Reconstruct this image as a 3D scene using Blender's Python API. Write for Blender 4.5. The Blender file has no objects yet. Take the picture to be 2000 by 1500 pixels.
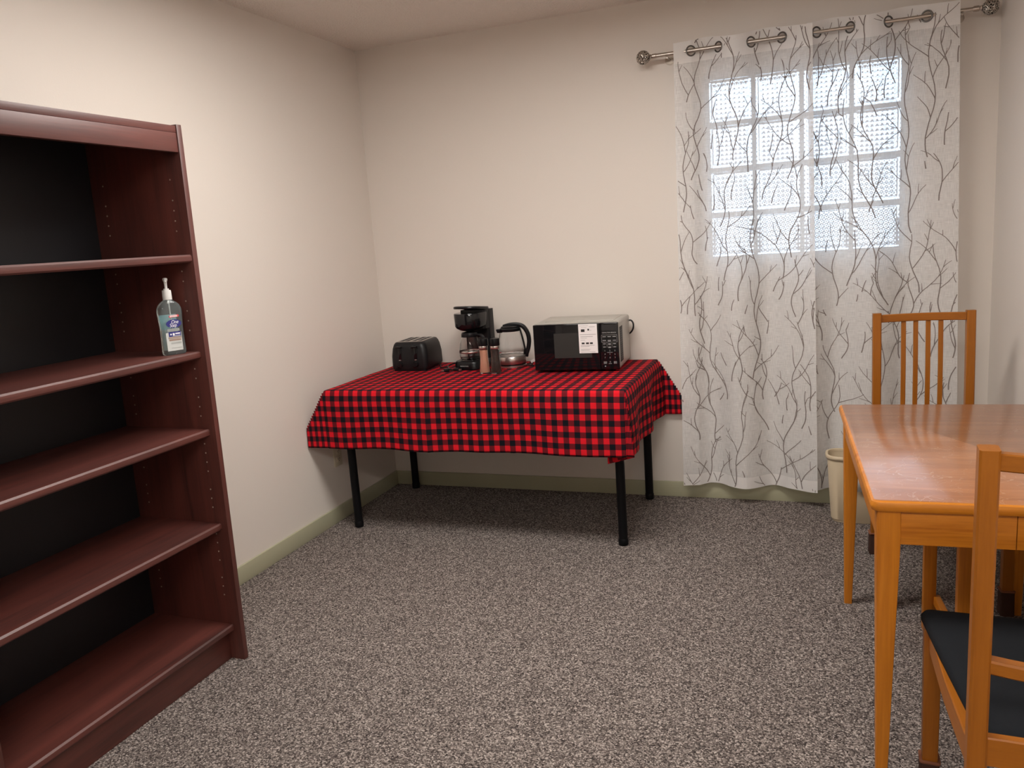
import bpy, bmesh, math, random
from mathutils import Vector, Matrix, noise

PI = math.pi
rnd = random.Random(7)
SC = bpy.context.scene
COL = SC.collection

# ---------------------------------------------------------------- camera
CAM_POS = (2.320, -4.0511, 1.3873)
CAM_YAW, CAM_PITCH, CAM_ROLL, CAM_F = -0.3637, -0.1790, -0.0711, 1556.07
def cam_axes():
    y, p, r = CAM_YAW, CAM_PITCH, CAM_ROLL
    f = Vector((math.sin(y) * math.cos(p), math.cos(y) * math.cos(p), math.sin(p)))
    ri = Vector((math.cos(y), -math.sin(y), 0))
    u = ri.cross(f)
    return f, math.cos(r) * ri + math.sin(r) * u, -math.sin(r) * ri + math.cos(r) * u
cam = bpy.data.cameras.new('camera')
cam.sensor_width = 36.0
cam.lens = 36.0 * CAM_F / 2000.0
cam.clip_start = 0.05
camera = bpy.data.objects.new('camera', cam)
COL.objects.link(camera)
_f, _r, _u = cam_axes()
camera.matrix_world = Matrix(((_r.x, _u.x, -_f.x, CAM_POS[0]), (_r.y, _u.y, -_f.y, CAM_POS[1]),
                              (_r.z, _u.z, -_f.z, CAM_POS[2]), (0, 0, 0, 1)))
SC.camera = camera

# ---------------------------------------------------------------- world, exposure, lamp strengths
SKY_STRENGTH = 7.0
LAMP_STRENGTH = 22.0
FILL_BACK_STRENGTH = 22.0
SC.view_settings.view_transform = 'Standard'
SC.view_settings.look = 'None'
SC.view_settings.exposure = -0.07
SC.view_settings.gamma = 1.0
SC.view_settings.use_curve_mapping = False
world = bpy.data.worlds.new('world')
SC.world = world
world.use_nodes = True
_bg = world.node_tree.nodes['Background']
_bg.inputs['Color'].default_value = (0.62, 0.79, 1.0, 1)
_bg.inputs['Strength'].default_value = SKY_STRENGTH
SC.cycles.use_denoising = True
SC.cycles.max_bounces = 12
SC.cycles.transparent_max_bounces = 16
SC.cycles.sample_clamp_indirect = 6.0

# ---------------------------------------------------------------- room measures
W, H, DEPTH = 3.075, 2.457, 5.7       # room width, height, length towards the camera
WIN_X, WIN_Z, PITCH = 1.8728, 1.2324, 0.2127

# ================================================================ materials
def new_mat(name):
    m = bpy.data.materials.new(name)
    m.use_nodes = True
    nt = m.node_tree
    b = nt.nodes['Principled BSDF']
    return m, nt, b
def N(nt, kind, **kw):
    n = nt.nodes.new(kind)
    for k, v in kw.items():
        setattr(n, k, v)
    return n
def L(nt, a, b):
    nt.links.new(a, b)
def rgba(c):
    return (c[0], c[1], c[2], 1.0)
def plain(name, color, rough=0.5, metal=0.0, spec=0.5, bump=None, coat=0.0, trans=0.0, ior=1.45, sheen=0.0):
    m, nt, b = new_mat(name)
    b.inputs['Base Color'].default_value = rgba(color)
    b.inputs['Roughness'].default_value = rough
    b.inputs['Metallic'].default_value = metal
    b.inputs['Specular IOR Level'].default_value = spec
    b.inputs['Coat Weight'].default_value = coat
    b.inputs['Coat Roughness'].default_value = 0.12
    b.inputs['Transmission Weight'].default_value = trans
    b.inputs['IOR'].default_value = ior
    b.inputs['Sheen Weight'].default_value = sheen
    if bump:
        scale, strength, dist = bump
        tc = N(nt, 'ShaderNodeTexCoord')
        no = N(nt, 'ShaderNodeTexNoise')
        no.inputs['Scale'].default_value = scale
        no.inputs['Detail'].default_value = 3
        bp = N(nt, 'ShaderNodeBump')
        bp.inputs['Strength'].default_value = strength
        bp.inputs['Distance'].default_value = dist
        L(nt, tc.outputs['Object'], no.inputs['Vector'])
        L(nt, no.outputs['Fac'], bp.inputs['Height'])
        L(nt, bp.outputs['Normal'], b.inputs['Normal'])
    return m
def ramp(nt, stops, interp='LINEAR'):
    r = N(nt, 'ShaderNodeValToRGB')
    r.color_ramp.interpolation = interp
    el = r.color_ramp.elements
    while len(el) > 1:
        el.remove(el[-1])
    el[0].position, el[0].color = stops[0][0], rgba(stops[0][1])
    for p, c in stops[1:]:
        e = el.new(p)
        e.color = rgba(c)
    return r
def wood(name, axis, dark, light, rough=0.35, scale=1.0, coat=0.0, rings=1.0, spec=0.5):
    """grain runs along the given object axis"""
    m, nt, b = new_mat(name)
    tc = N(nt, 'ShaderNodeTexCoord')
    mp = N(nt, 'ShaderNodeMapping')
    s = [26.0 * scale] * 3
    s[axis] = 1.6 * scale
    mp.inputs['Scale'].default_value = s
    n1 = N(nt, 'ShaderNodeTexNoise')
    n1.inputs['Scale'].default_value = 1.0
    n1.inputs['Detail'].default_value = 6
    n1.inputs['Roughness'].default_value = 0.62
    n1.inputs['Distortion'].default_value = 0.7 * rings
    mp2 = N(nt, 'ShaderNodeMapping')
    s2 = [240.0 * scale] * 3
    s2[axis] = 9.0 * scale
    mp2.inputs['Scale'].default_value = s2
    n2 = N(nt, 'ShaderNodeTexNoise')
    n2.inputs['Scale'].default_value = 1.0
    n2.inputs['Detail'].default_value = 2
    mx = N(nt, 'ShaderNodeMath', operation='MULTIPLY_ADD')
    mx.inputs[1].default_value = 0.35
    r = ramp(nt, [(0.42, dark), (0.58, tuple((a + c) / 2 for a, c in zip(dark, light))), (0.86, light)])
    L(nt, tc.outputs['Object'], mp.inputs['Vector'])
    L(nt, tc.outputs['Object'], mp2.inputs['Vector'])
    L(nt, mp.outputs['Vector'], n1.inputs['Vector'])
    L(nt, mp2.outputs['Vector'], n2.inputs['Vector'])
    L(nt, n2.outputs['Fac'], mx.inputs[0])
    L(nt, n1.outputs['Fac'], mx.inputs[2])
    L(nt, mx.outputs[0], r.inputs['Fac'])
    L(nt, r.outputs['Color'], b.inputs['Base Color'])
    b.inputs['Roughness'].default_value = rough
    b.inputs['Coat Weight'].default_value = coat
    b.inputs['Coat Roughness'].default_value = 0.2
    b.inputs['Specular IOR Level'].default_value = spec
    bp = N(nt, 'ShaderNodeBump')
    bp.inputs['Strength'].default_value = 0.12
    bp.inputs['Distance'].default_value = 0.001
    L(nt, n2.outputs['Fac'], bp.inputs['Height'])
    L(nt, bp.outputs['Normal'], b.inputs['Normal'])
    return m

M = {}
M['wall'] = plain('cream_wall_paint', (0.75, 0.69, 0.63), 0.45, spec=0.35, bump=(160, 0.12, 0.002))
M['wall_right'] = M['wall']
M['trim'] = plain('sage_green_paint', (0.43, 0.42, 0.29), 0.4, bump=(60, 0.2, 0.002))
M['black_plastic'] = plain('black_plastic', (0.006, 0.006, 0.007), 0.28, spec=0.32)
M['black_satin'] = plain('black_satin_plastic', (0.009, 0.009, 0.010), 0.40, spec=0.35)
M['black_gloss'] = plain('black_gloss_glass', (0.006, 0.006, 0.007), 0.06)
M['dark_window'] = plain('dark_oven_window', (0.03, 0.029, 0.028), 0.12)
M['black_metal'] = plain('black_powder_coat', (0.004, 0.004, 0.005), 0.5, spec=0.2)
M['steel'] = plain('brushed_steel', (0.62, 0.58, 0.56), 0.28, metal=1.0)
M['silver_paint'] = plain('silver_painted_steel', (0.46, 0.44, 0.40), 0.33, metal=0.35)
M['nickel'] = plain('satin_nickel', (0.52, 0.47, 0.42), 0.32, metal=1.0)
M['dark_nickel'] = plain('dark_nickel_grommet', (0.16, 0.15, 0.14), 0.35, metal=0.8)
M['glass'] = plain('clear_glass', (1, 1, 1), 0.0, trans=1.0, ior=1.3)
M['white_plastic'] = plain('white_plastic', (0.80, 0.79, 0.77), 0.35)
M['ivory_plastic'] = plain('ivory_plastic', (0.62, 0.55, 0.42), 0.4)
M['paper'] = plain('white_paper', (0.82, 0.80, 0.79), 0.6)
M['ink_grey'] = plain('grey_print', (0.28, 0.27, 0.27), 0.6)
M['ink_black'] = plain('black_print', (0.02, 0.02, 0.02), 0.6)
M['pale_print'] = plain('pale_keypad_print', (0.34, 0.34, 0.34), 0.5)
M['bin'] = plain('beige_plastic', (0.64, 0.53, 0.37), 0.42)
M['black_seat'] = plain('black_seat_fabric', (0.012, 0.014, 0.017), 0.85, spec=0.12, bump=(420, 0.3, 0.001))
M['sock'] = plain('brown_knit', (0.055, 0.022, 0.014), 0.85, bump=(500, 0.6, 0.002))
M['sock_band'] = plain('rust_knit_band', (0.22, 0.08, 0.04), 0.85)
M['salt'] = plain('pink_salt_grains', (0.85, 0.42, 0.28), 0.6, bump=(420, 1.0, 0.004))
M['pepper'] = plain('peppercorns', (0.045, 0.028, 0.022), 0.6, bump=(300, 1.0, 0.006))
M['mortar'] = plain('white_mortar', (0.62, 0.62, 0.60), 0.8, bump=(120, 0.3, 0.003))
M['back_panel'] = plain('black_hardboard', (0.010, 0.010, 0.012), 0.38)
M['pin_hole'] = plain('raw_particle_board', (0.42, 0.36, 0.30), 0.8)
M['ground'] = plain('dark_ground_for_contrast', (0.06, 0.065, 0.07), 0.9, bump=(8, 0.3, 0.02))  # darkened so the block glass shows contrast
M['contrast_wall'] = plain('dark_wall_for_contrast', (0.07, 0.075, 0.09), 0.9, bump=(20, 0.3, 0.01))  # for the added wall, dark to bring out the block pattern
M['tag_white'] = plain('white_tag', (0.85, 0.85, 0.82), 0.5)
M['lamp_frame'] = plain('white_enamel', (0.75, 0.75, 0.73), 0.4)
M['mahogany_x'] = wood('mahogany_laminate_depth', 0, (0.034, 0.0072, 0.0052), (0.115, 0.025, 0.017), 0.50, 0.8, spec=0.85)
M['mahogany_y'] = wood('mahogany_laminate_length', 1, (0.034, 0.0072, 0.0052), (0.115, 0.025, 0.017), 0.50, 0.8, spec=0.85)
M['mahogany_z'] = wood('mahogany_laminate_height', 2, (0.034, 0.0072, 0.0052), (0.115, 0.025, 0.017), 0.50, 0.8, spec=0.85)
OAK_D, OAK_L = (0.36, 0.100, 0.004), (0.64, 0.230, 0.020)
M['oak_x'] = wood('honey_oak_across', 0, OAK_D, OAK_L, 0.38, 0.7, spec=0.35, rings=1.8)
M['oak_y'] = wood('honey_oak_along', 1, OAK_D, OAK_L, 0.38, 0.7, spec=0.35)
M['oak_z'] = wood('honey_oak_upright', 2, OAK_D, OAK_L, 0.38, 0.7, spec=0.35)
CH_D, CH_L = (0.25, 0.075, 0.005), (0.36, 0.118, 0.010)
M['chair_x'] = wood('chair_beech_across', 0, CH_D, CH_L, 0.36, 1.0, spec=0.35)
M['chair_y'] = wood('chair_beech_along', 1, CH_D, CH_L, 0.36, 1.0, spec=0.35)
M['chair_z'] = wood('chair_beech_upright', 2, CH_D, CH_L, 0.36, 1.0, spec=0.35)

def carpet_mat():
    m, nt, b = new_mat('speckled_loop_carpet')
    tc = N(nt, 'ShaderNodeTexCoord')
    vo = N(nt, 'ShaderNodeTexVoronoi')
    vo.inputs['Scale'].default_value = 250
    wa = N(nt, 'ShaderNodeTexNoise')
    wa.inputs['Scale'].default_value = 130
    wa.inputs['Detail'].default_value = 2
    ad = N(nt, 'ShaderNodeVectorMath', operation='MULTIPLY_ADD')
    ad.inputs[1].default_value = (0.004, 0.004, 0.0)
    L(nt, tc.outputs['Object'], wa.inputs['Vector'])
    L(nt, wa.outputs['Color'], ad.inputs[0])
    L(nt, tc.outputs['Object'], ad.inputs[2])
    L(nt, ad.outputs[0], vo.inputs['Vector'])
    sp = N(nt, 'ShaderNodeSeparateColor')
    L(nt, vo.outputs['Color'], sp.inputs['Color'])
    r = ramp(nt, [(0.0, (0.032, 0.026, 0.025)), (0.25, (0.092, 0.075, 0.069)), (0.55, (0.180, 0.152, 0.138)),
                  (0.80, (0.295, 0.252, 0.229)), (1.0, (0.53, 0.465, 0.425))])
    L(nt, sp.outputs['Red'], r.inputs['Fac'])
    L(nt, r.outputs['Color'], b.inputs['Base Color'])
    b.inputs['Roughness'].default_value = 0.95
    b.inputs['Specular IOR Level'].default_value = 0.1
    bp = N(nt, 'ShaderNodeBump')
    bp.inputs['Strength'].default_value = 0.7
    bp.inputs['Distance'].default_value = 0.004
    bp.invert = True
    L(nt, vo.outputs['Distance'], bp.inputs['Height'])
    L(nt, bp.outputs['Normal'], b.inputs['Normal'])
    return m
M['carpet'] = carpet_mat()

def popcorn_mat():
    m, nt, b = new_mat('popcorn_ceiling')
    b.inputs['Base Color'].default_value = rgba((0.87, 0.80, 0.73))
    b.inputs['Roughness'].default_value = 0.95
    tc = N(nt, 'ShaderNodeTexCoord')
    vo = N(nt, 'ShaderNodeTexNoise')
    vo.inputs['Scale'].default_value = 110
    vo.inputs['Detail'].default_value = 4
    bp = N(nt, 'ShaderNodeBump')
    bp.inputs['Strength'].default_value = 0.9
    bp.inputs['Distance'].default_value = 0.012
    L(nt, tc.outputs['Object'], vo.inputs['Vector'])
    L(nt, vo.outputs['Fac'], bp.inputs['Height'])
    L(nt, bp.outputs['Normal'], b.inputs['Normal'])
    return m
M['ceiling'] = popcorn_mat()

def plaid_mat():
    m, nt, b = new_mat('red_black_buffalo_check')
    uv = N(nt, 'ShaderNodeUVMap', uv_map='cloth')
    sx = N(nt, 'ShaderNodeSeparateXYZ')
    L(nt, uv.outputs['UV'], sx.inputs['Vector'])
    bands = []
    for ax in ('X', 'Y'):
        k = N(nt, 'ShaderNodeMath', operation='MULTIPLY')
        k.inputs[1].default_value = 1 / 0.0505
        fr = N(nt, 'ShaderNodeMath', operation='FRACT')
        gt = N(nt, 'ShaderNodeMath', operation='GREATER_THAN')
        gt.inputs[1].default_value = 0.5
        L(nt, sx.outputs[ax], k.inputs[0])
        L(nt, k.outputs[0], fr.inputs[0])
        L(nt, fr.outputs[0], gt.inputs[0])
        bands.append(gt)
    ad = N(nt, 'ShaderNodeMath', operation='ADD')
    L(nt, bands[0].outputs[0], ad.inputs[0])
    L(nt, bands[1].outputs[0], ad.inputs[1])
    hf = N(nt, 'ShaderNodeMath', operation='MULTIPLY')
    hf.inputs[1].default_value = 0.5
    L(nt, ad.outputs[0], hf.inputs[0])
    r = ramp(nt, [(0.0, (0.66, 0.012, 0.022)), (0.25, (0.135, 0.010, 0.015)), (0.75, (0.007, 0.008, 0.012))], 'CONSTANT')
    L(nt, hf.outputs[0], r.inputs['Fac'])
    L(nt, r.outputs['Color'], b.inputs['Base Color'])
    b.inputs['Roughness'].default_value = 0.75
    b.inputs['Specular IOR Level'].default_value = 0.08
    tc = N(nt, 'ShaderNodeTexCoord')
    no = N(nt, 'ShaderNodeTexNoise')
    no.inputs['Scale'].default_value = 16
    no.inputs['Detail'].default_value = 4
    bp = N(nt, 'ShaderNodeBump')
    bp.inputs['Strength'].default_value = 0.35
    bp.inputs['Distance'].default_value = 0.008
    L(nt, tc.outputs['Object'], no.inputs['Vector'])
    L(nt, no.outputs['Fac'], bp.inputs['Height'])
    L(nt, bp.outputs['Normal'], b.inputs['Normal'])
    return m
M['plaid'] = plaid_mat()

def sheer_mat(name, see, color):
    """linen weave: part see-through gaps, part scattering threads"""
    m, nt, b = new_mat(name)
    out = nt.nodes['Material Output']
    nt.nodes.remove(b)
    uv = N(nt, 'ShaderNodeUVMap', uv_map='cloth')
    facs = []
    for sc in ((520, 26, 1), (26, 520, 1)):
        mp = N(nt, 'ShaderNodeMapping')
        mp.inputs['Scale'].default_value = sc
        no = N(nt, 'ShaderNodeTexNoise')
        no.inputs['Scale'].default_value = 1.0
        no.inputs['Detail'].default_value = 2
        L(nt, uv.outputs['UV'], mp.inputs['Vector'])
        L(nt, mp.outputs['Vector'], no.inputs['Vector'])
        facs.append(no)
    ad = N(nt, 'ShaderNodeMath', operation='ADD')
    L(nt, facs[0].outputs['Fac'], ad.inputs[0])
    L(nt, facs[1].outputs['Fac'], ad.inputs[1])
    mr = N(nt, 'ShaderNodeMapRange')
    mr.inputs['From Min'].default_value = 0.72
    mr.inputs['From Max'].default_value = 1.28
    mr.inputs['To Min'].default_value = max(0.0, see - 0.65 * see)
    mr.inputs['To Max'].default_value = min(1.0, see + 0.65 * see)
    L(nt, ad.outputs[0], mr.inputs['Value'])
    di = N(nt, 'ShaderNodeBsdfDiffuse')
    di.inputs['Color'].default_value = rgba(color)
    tr = N(nt, 'ShaderNodeBsdfTranslucent')
    tr.inputs['Color'].default_value = rgba(color)
    m1 = N(nt, 'ShaderNodeMixShader')
    m1.inputs[0].default_value = 0.22
    L(nt, di.outputs[0], m1.inputs[1])
    L(nt, tr.outputs[0], m1.inputs[2])
    tp = N(nt, 'ShaderNodeBsdfTransparent')
    m2 = N(nt, 'ShaderNodeMixShader')
    L(nt, mr.outputs[0], m2.inputs[0])
    L(nt, m1.outputs[0], m2.inputs[1])
    L(nt, tp.outputs[0], m2.inputs[2])
    L(nt, m2.outputs[0], out.inputs['Surface'])
    bp = N(nt, 'ShaderNodeBump')
    bp.inputs['Strength'].default_value = 0.4
    bp.inputs['Distance'].default_value = 0.001
    L(nt, ad.outputs[0], bp.inputs['Height'])
    L(nt, bp.outputs['Normal'], di.inputs['Normal'])
    return m
M['sheer'] = sheer_mat('off_white_sheer_linen', 0.185, (0.86, 0.85, 0.84))
M['sheer_hem'] = sheer_mat('doubled_sheer_linen_hem', 0.03, (0.90, 0.88, 0.865))
M['twig'] = plain('grey_twig_print', (0.25, 0.215, 0.20), 0.9, spec=0.1)

def tabletop_mat():
    m, nt, b = new_mat('worn_varnished_oak_veneer')
    tc = N(nt, 'ShaderNodeTexCoord')
    mp = N(nt, 'ShaderNodeMapping')
    mp.inputs['Scale'].default_value = (3.0, 26.0, 1.0)
    n1 = N(nt, 'ShaderNodeTexNoise')
    n1.inputs['Scale'].default_value = 1.0
    n1.inputs['Detail'].default_value = 7
    n1.inputs['Distortion'].default_value = 0.8
    L(nt, tc.outputs['Object'], mp.inputs['Vector'])
    L(nt, mp.outputs['Vector'], n1.inputs['Vector'])
    r = ramp(nt, [(0.32, (0.34, 0.120, 0.036)), (0.68, (0.47, 0.185, 0.062))])
    L(nt, n1.outputs['Fac'], r.inputs['Fac'])
    # scuffs: thin warped lines
    wn = N(nt, 'ShaderNodeTexNoise')
    wn.inputs['Scale'].default_value = 7
    wn.inputs['Detail'].default_value = 4
    wad = N(nt, 'ShaderNodeVectorMath', operation='MULTIPLY_ADD')
    wad.inputs[1].default_value = (0.35, 0.35, 0.0)
    L(nt, tc.outputs['Object'], wn.inputs['Vector'])
    L(nt, wn.outputs['Color'], wad.inputs[0])
    L(nt, tc.outputs['Object'], wad.inputs[2])
    vo = N(nt, 'ShaderNodeTexVoronoi', feature='DISTANCE_TO_EDGE')
    vo.inputs['Scale'].default_value = 21
    L(nt, wad.outputs[0], vo.inputs['Vector'])
    lt = N(nt, 'ShaderNodeMath', operation='LESS_THAN')
    lt.inputs[1].default_value = 0.022
    L(nt, vo.outputs['Distance'], lt.inputs[0])
    n3 = N(nt, 'ShaderNodeTexNoise')
    n3.inputs['Scale'].default_value = 11
    n3.inputs['Detail'].default_value = 3
    L(nt, tc.outputs['Object'], n3.inputs['Vector'])
    g3 = ramp(nt, [(0.40, (0, 0, 0)), (0.62, (1, 1, 1))])
    L(nt, n3.outputs['Fac'], g3.inputs['Fac'])
    ml = N(nt, 'ShaderNodeMath', operation='MULTIPLY')
    L(nt, lt.outputs[0], ml.inputs[0])
    L(nt, g3.outputs['Color'], ml.inputs[1])
    m5 = N(nt, 'ShaderNodeMath', operation='MULTIPLY')
    m5.inputs[1].default_value = 0.36
    L(nt, ml.outputs[0], m5.inputs[0])
    mix = N(nt, 'ShaderNodeMix', data_type='RGBA')
    mix.inputs['B'].default_value = (0.66, 0.46, 0.32, 1)
    L(nt, m5.outputs[0], mix.inputs['Factor'])
    L(nt, r.outputs['Color'], mix.inputs['A'])
    L(nt, mix.outputs['Result'], b.inputs['Base Color'])
    b.inputs['Roughness'].default_value = 0.34
    b.inputs['Coat Weight'].default_value = 1.0
    b.inputs['Coat Roughness'].default_value = 0.16
    b.inputs['Coat IOR'].default_value = 1.75
    bp = N(nt, 'ShaderNodeBump')
    bp.inputs['Strength'].default_value = 0.25
    bp.inputs['Distance'].default_value = 0.0015
    L(nt, n3.outputs['Fac'], bp.inputs['Height'])
    L(nt, bp.outputs['Normal'], b.inputs['Normal'])
    return m
M['tabletop'] = tabletop_mat()

def lamp_mat(name, strength):
    m, nt, b = new_mat(name)
    b.inputs['Base Color'].default_value = (0.8, 0.8, 0.8, 1)
    b.inputs['Emission Color'].default_value = (1.0, 0.955, 0.905, 1)
    b.inputs['Emission Strength'].default_value = strength
    return m
M['diffuser'] = lamp_mat('lit_prismatic_diffuser', LAMP_STRENGTH)
M['fill_back'] = lamp_mat('added_fill_panel_rear', FILL_BACK_STRENGTH)  # unseen rear panel, added to fill the shadows

# ================================================================ mesh helpers
class B:
    """collects shapes into one mesh"""
    def __init__(self):
        self.bm = bmesh.new()
    def _add(self, tmp, mi=0, mat=None):
        if mat is not None:
            bmesh.ops.transform(tmp, matrix=mat, verts=tmp.verts)
        for f in tmp.faces:
            f.material_index = mi
        me = bpy.data.meshes.new('tmp')
        tmp.to_mesh(me)
        tmp.free()
        self.bm.from_mesh(me)
        bpy.data.meshes.remove(me)
        return self
    def box(self, x0, x1, y0, y1, z0, z1, bev=0.0, seg=2, mi=0, mat=None):
        t = bmesh.new()
        bmesh.ops.create_cube(t, size=1.0)
        for v in t.verts:
            v.co = Vector((x0 + (v.co.x + .5) * (x1 - x0), y0 + (v.co.y + .5) * (y1 - y0), z0 + (v.co.z + .5) * (z1 - z0)))
        if bev > 0:
            bmesh.ops.bevel(t, geom=list(t.edges), offset=bev, segments=seg, profile=0.5, affect='EDGES', clamp_overlap=True)
        return self._add(t, mi, mat)
    def frus(self, z0, r0, z1, r1, bev=0.0, mi=0, mat=None):
        """tapered bar between two rectangles (x0,x1,y0,y1)"""
        t = bmesh.new()
        vs = []
        for z, r in ((z0, r0), (z1, r1)):
            for x, y in ((r[0], r[2]), (r[1], r[2]), (r[1], r[3]), (r[0], r[3])):
                vs.append(t.verts.new((x, y, z)))
        for i in range(4):
            j = (i + 1) % 4
            t.faces.new((vs[i], vs[j], vs[4 + j], vs[4 + i]))
        t.faces.new(vs[3::-1])
        t.faces.new(vs[4:])
        bmesh.ops.recalc_face_normals(t, faces=t.faces)
        if bev > 0:
            bmesh.ops.bevel(t, geom=list(t.edges), offset=bev, segments=2, profile=0.5, affect='EDGES', clamp_overlap=True)
        return self._add(t, mi, mat)
    def loft(self, rings, cap0=True, cap1=True, closed=True, mi=0, mat=None):
        t = bmesh.new()
        vr = [[t.verts.new(p) for p in ring] for ring in rings]
        n = len(rings[0])
        for a, b in zip(vr[:-1], vr[1:]):
            for i in range(n if closed else n - 1):
                j = (i + 1) % n
                t.faces.new((a[i], a[j], b[j], b[i]))
        if cap0:
            t.faces.new(vr[0][::-1])
        if cap1:
            t.faces.new(vr[-1])
        bmesh.ops.recalc_face_normals(t, faces=t.faces)
        return self._add(t, mi, mat)
    def lathe(self, prof, seg=32, c=(0, 0), mi=0, mat=None, cap0=True, cap1=True):
        rings = []
        for r, z in prof:
            r = max(r, 1e-4)
            rings.append([(c[0] + r * math.cos(2 * PI * k / seg), c[1] + r * math.sin(2 * PI * k / seg), z) for k in range(seg)])
        return self.loft(rings, cap0, cap1, True, mi, mat)
    def tube(self, pts, r, seg=8, mi=0, mat=None, caps=True):
        pts = [Vector(p) for p in pts]
        rad = r if isinstance(r, (list, tuple)) else [r] * len(pts)
        up = None
        rings = []
        for i, p in enumerate(pts):
            d = (pts[min(i + 1, len(pts) - 1)] - pts[max(i - 1, 0)]).normalized()
            if up is None:
                up = d.orthogonal().normalized()
            up = (up - d * up.dot(d)).normalized()
            s = d.cross(up)
            rings.append([tuple(p + rad[i] * (math.cos(2 * PI * k / seg) * up + math.sin(2 * PI * k / seg) * s)) for k in range(seg)])
        return self.loft(rings, caps, caps, True, mi, mat)
    def bar(self, pts, wid, thk, wdir, mi=0, mat=None):
        """rectangular section swept along pts; wdir is the width direction"""
        pts = [Vector(p) for p in pts]
        wd = Vector(wdir).normalized()
        rings = []
        for i, p in enumerate(pts):
            d = (pts[min(i + 1, len(pts) - 1)] - pts[max(i - 1, 0)]).normalized()
            w = (wd - d * wd.dot(d)).normalized()
            n = d.cross(w)
            e = 0.12 * min(wid, thk)
            a, b = wid / 2, thk / 2
            rings.append([tuple(p + w * x + n * y) for x, y in ((-a + e, -b), (a - e, -b), (a, -b + e), (a, b - e), (a - e, b), (-a + e, b), (-a, b - e), (-a, -b + e))])
        return self.loft(rings, True, True, True, mi, mat)
    def prism(self, poly, a0, a1, axis=2, bev=0.0, mi=0, mat=None):
        def p3(u, v, a):
            return ((a, u, v), (u, a, v), (u, v, a))[axis]
        t = bmesh.new()
        lo = [t.verts.new(p3(u, v, a0)) for u, v in poly]
        hi = [t.verts.new(p3(u, v, a1)) for u, v in poly]
        n = len(poly)
        for i in range(n):
            j = (i + 1) % n
            t.faces.new((lo[i], lo[j], hi[j], hi[i]))
        t.faces.new(lo[::-1])
        t.faces.new(hi)
        bmesh.ops.recalc_face_normals(t, faces=t.faces)
        if bev > 0:
            bmesh.ops.bevel(t, geom=list(t.edges), offset=bev, segments=2, profile=0.5, affect='EDGES', clamp_overlap=True)
        return self._add(t, mi, mat)
    def ball(self, c, r, sub=3, mi=0, sc=(1, 1, 1)):
        t = bmesh.new()
        bmesh.ops.create_icosphere(t, subdivisions=sub, radius=r)
        for v in t.verts:
            v.co = Vector((v.co.x * sc[0] + c[0], v.co.y * sc[1] + c[1], v.co.z * sc[2] + c[2]))
        return self._add(t, mi)
    def text(self, s, size, mat, mi=0, depth=0.0003, shear=0.0):
        """lettering in the local xy plane, centred, moved by mat"""
        cu = bpy.data.curves.new('lettering_curve', 'FONT')
        cu.body = s
        cu.size = size
        cu.align_x = 'CENTER'
        cu.align_y = 'CENTER'
        cu.extrude = depth
        cu.shear = shear
        o = bpy.data.objects.new('lettering_tmp', cu)
        COL.objects.link(o)
        dg = bpy.context.evaluated_depsgraph_get()
        dg.update()
        me = bpy.data.meshes.new_from_object(o.evaluated_get(dg), depsgraph=dg)
        bpy.data.objects.remove(o)
        bpy.data.curves.remove(cu)
        t = bmesh.new()
        t.from_mesh(me)
        bpy.data.meshes.remove(me)
        return self._add(t, mi, mat)
    def build(self, name, mats, parent=None, smooth=35, loc=(0, 0, 0), rot=None):
        me = bpy.data.meshes.new(name)
        self.bm.to_mesh(me)
        self.bm.free()
        if not isinstance(mats, (list, tuple)):
            mats = [mats]
        for m in mats:
            me.materials.append(m)
        if smooth:
            me.polygons.foreach_set('use_smooth', [True] * len(me.polygons))
            me.set_sharp_from_angle(angle=math.radians(smooth))
        o = bpy.data.objects.new(name, me)
        COL.objects.link(o)
        if parent is not None:
            o.parent = parent
        o.location = loc
        if rot:
            o.rotation_euler = rot
        return o

def tag(o, label, cat, group=None):
    o['label'] = label
    o['category'] = cat
    if group:
        o['group'] = group
    return o
def thing(name, label, cat, loc=(0, 0, 0), rotz=0.0, group=None):
    o = bpy.data.objects.new(name, None)
    o.empty_display_size = 0.05
    COL.objects.link(o)
    o.location = loc
    o.rotation_euler = (0, 0, rotz)
    return tag(o, label, cat, group)
def struct(o, label=None):
    o['kind'] = 'structure'
    if label:
        o['label'] = label
    return o
def front_plane(x, y, z):
    """matrix that stands lettering up facing local -y at the given point"""
    return Matrix.Translation((x, y, z)) @ Matrix.Rotation(PI / 2, 4, 'X')
def rrect(hx, hy, r, n=5, cx=0.0, cy=0.0):
    pts = []
    for qx, qy, a0 in ((1, 1, 0), (-1, 1, 90), (-1, -1, 180), (1, -1, 270)):
        for k in range(n + 1):
            a = math.radians(a0 + 90 * k / n)
            pts.append((cx + qx * (hx - r) + r * math.cos(a), cy + qy * (hy - r) + r * math.sin(a)))
    return pts
def catmull(pts, n=6):
    P = [Vector(p) for p in pts]
    P = [P[0] * 2 - P[1]] + P + [P[-1] * 2 - P[-2]]
    out = []
    for i in range(1, len(P) - 2):
        for k in range(n):
            t = k / n
            out.append(0.5 * ((2 * P[i]) + (-P[i - 1] + P[i + 1]) * t + (2 * P[i - 1] - 5 * P[i] + 4 * P[i + 1] - P[i + 2]) * t * t
                              + (-P[i - 1] + 3 * P[i] - 3 * P[i + 1] + P[i + 2]) * t ** 3))
    out.append(P[-2])
    return out

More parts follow.
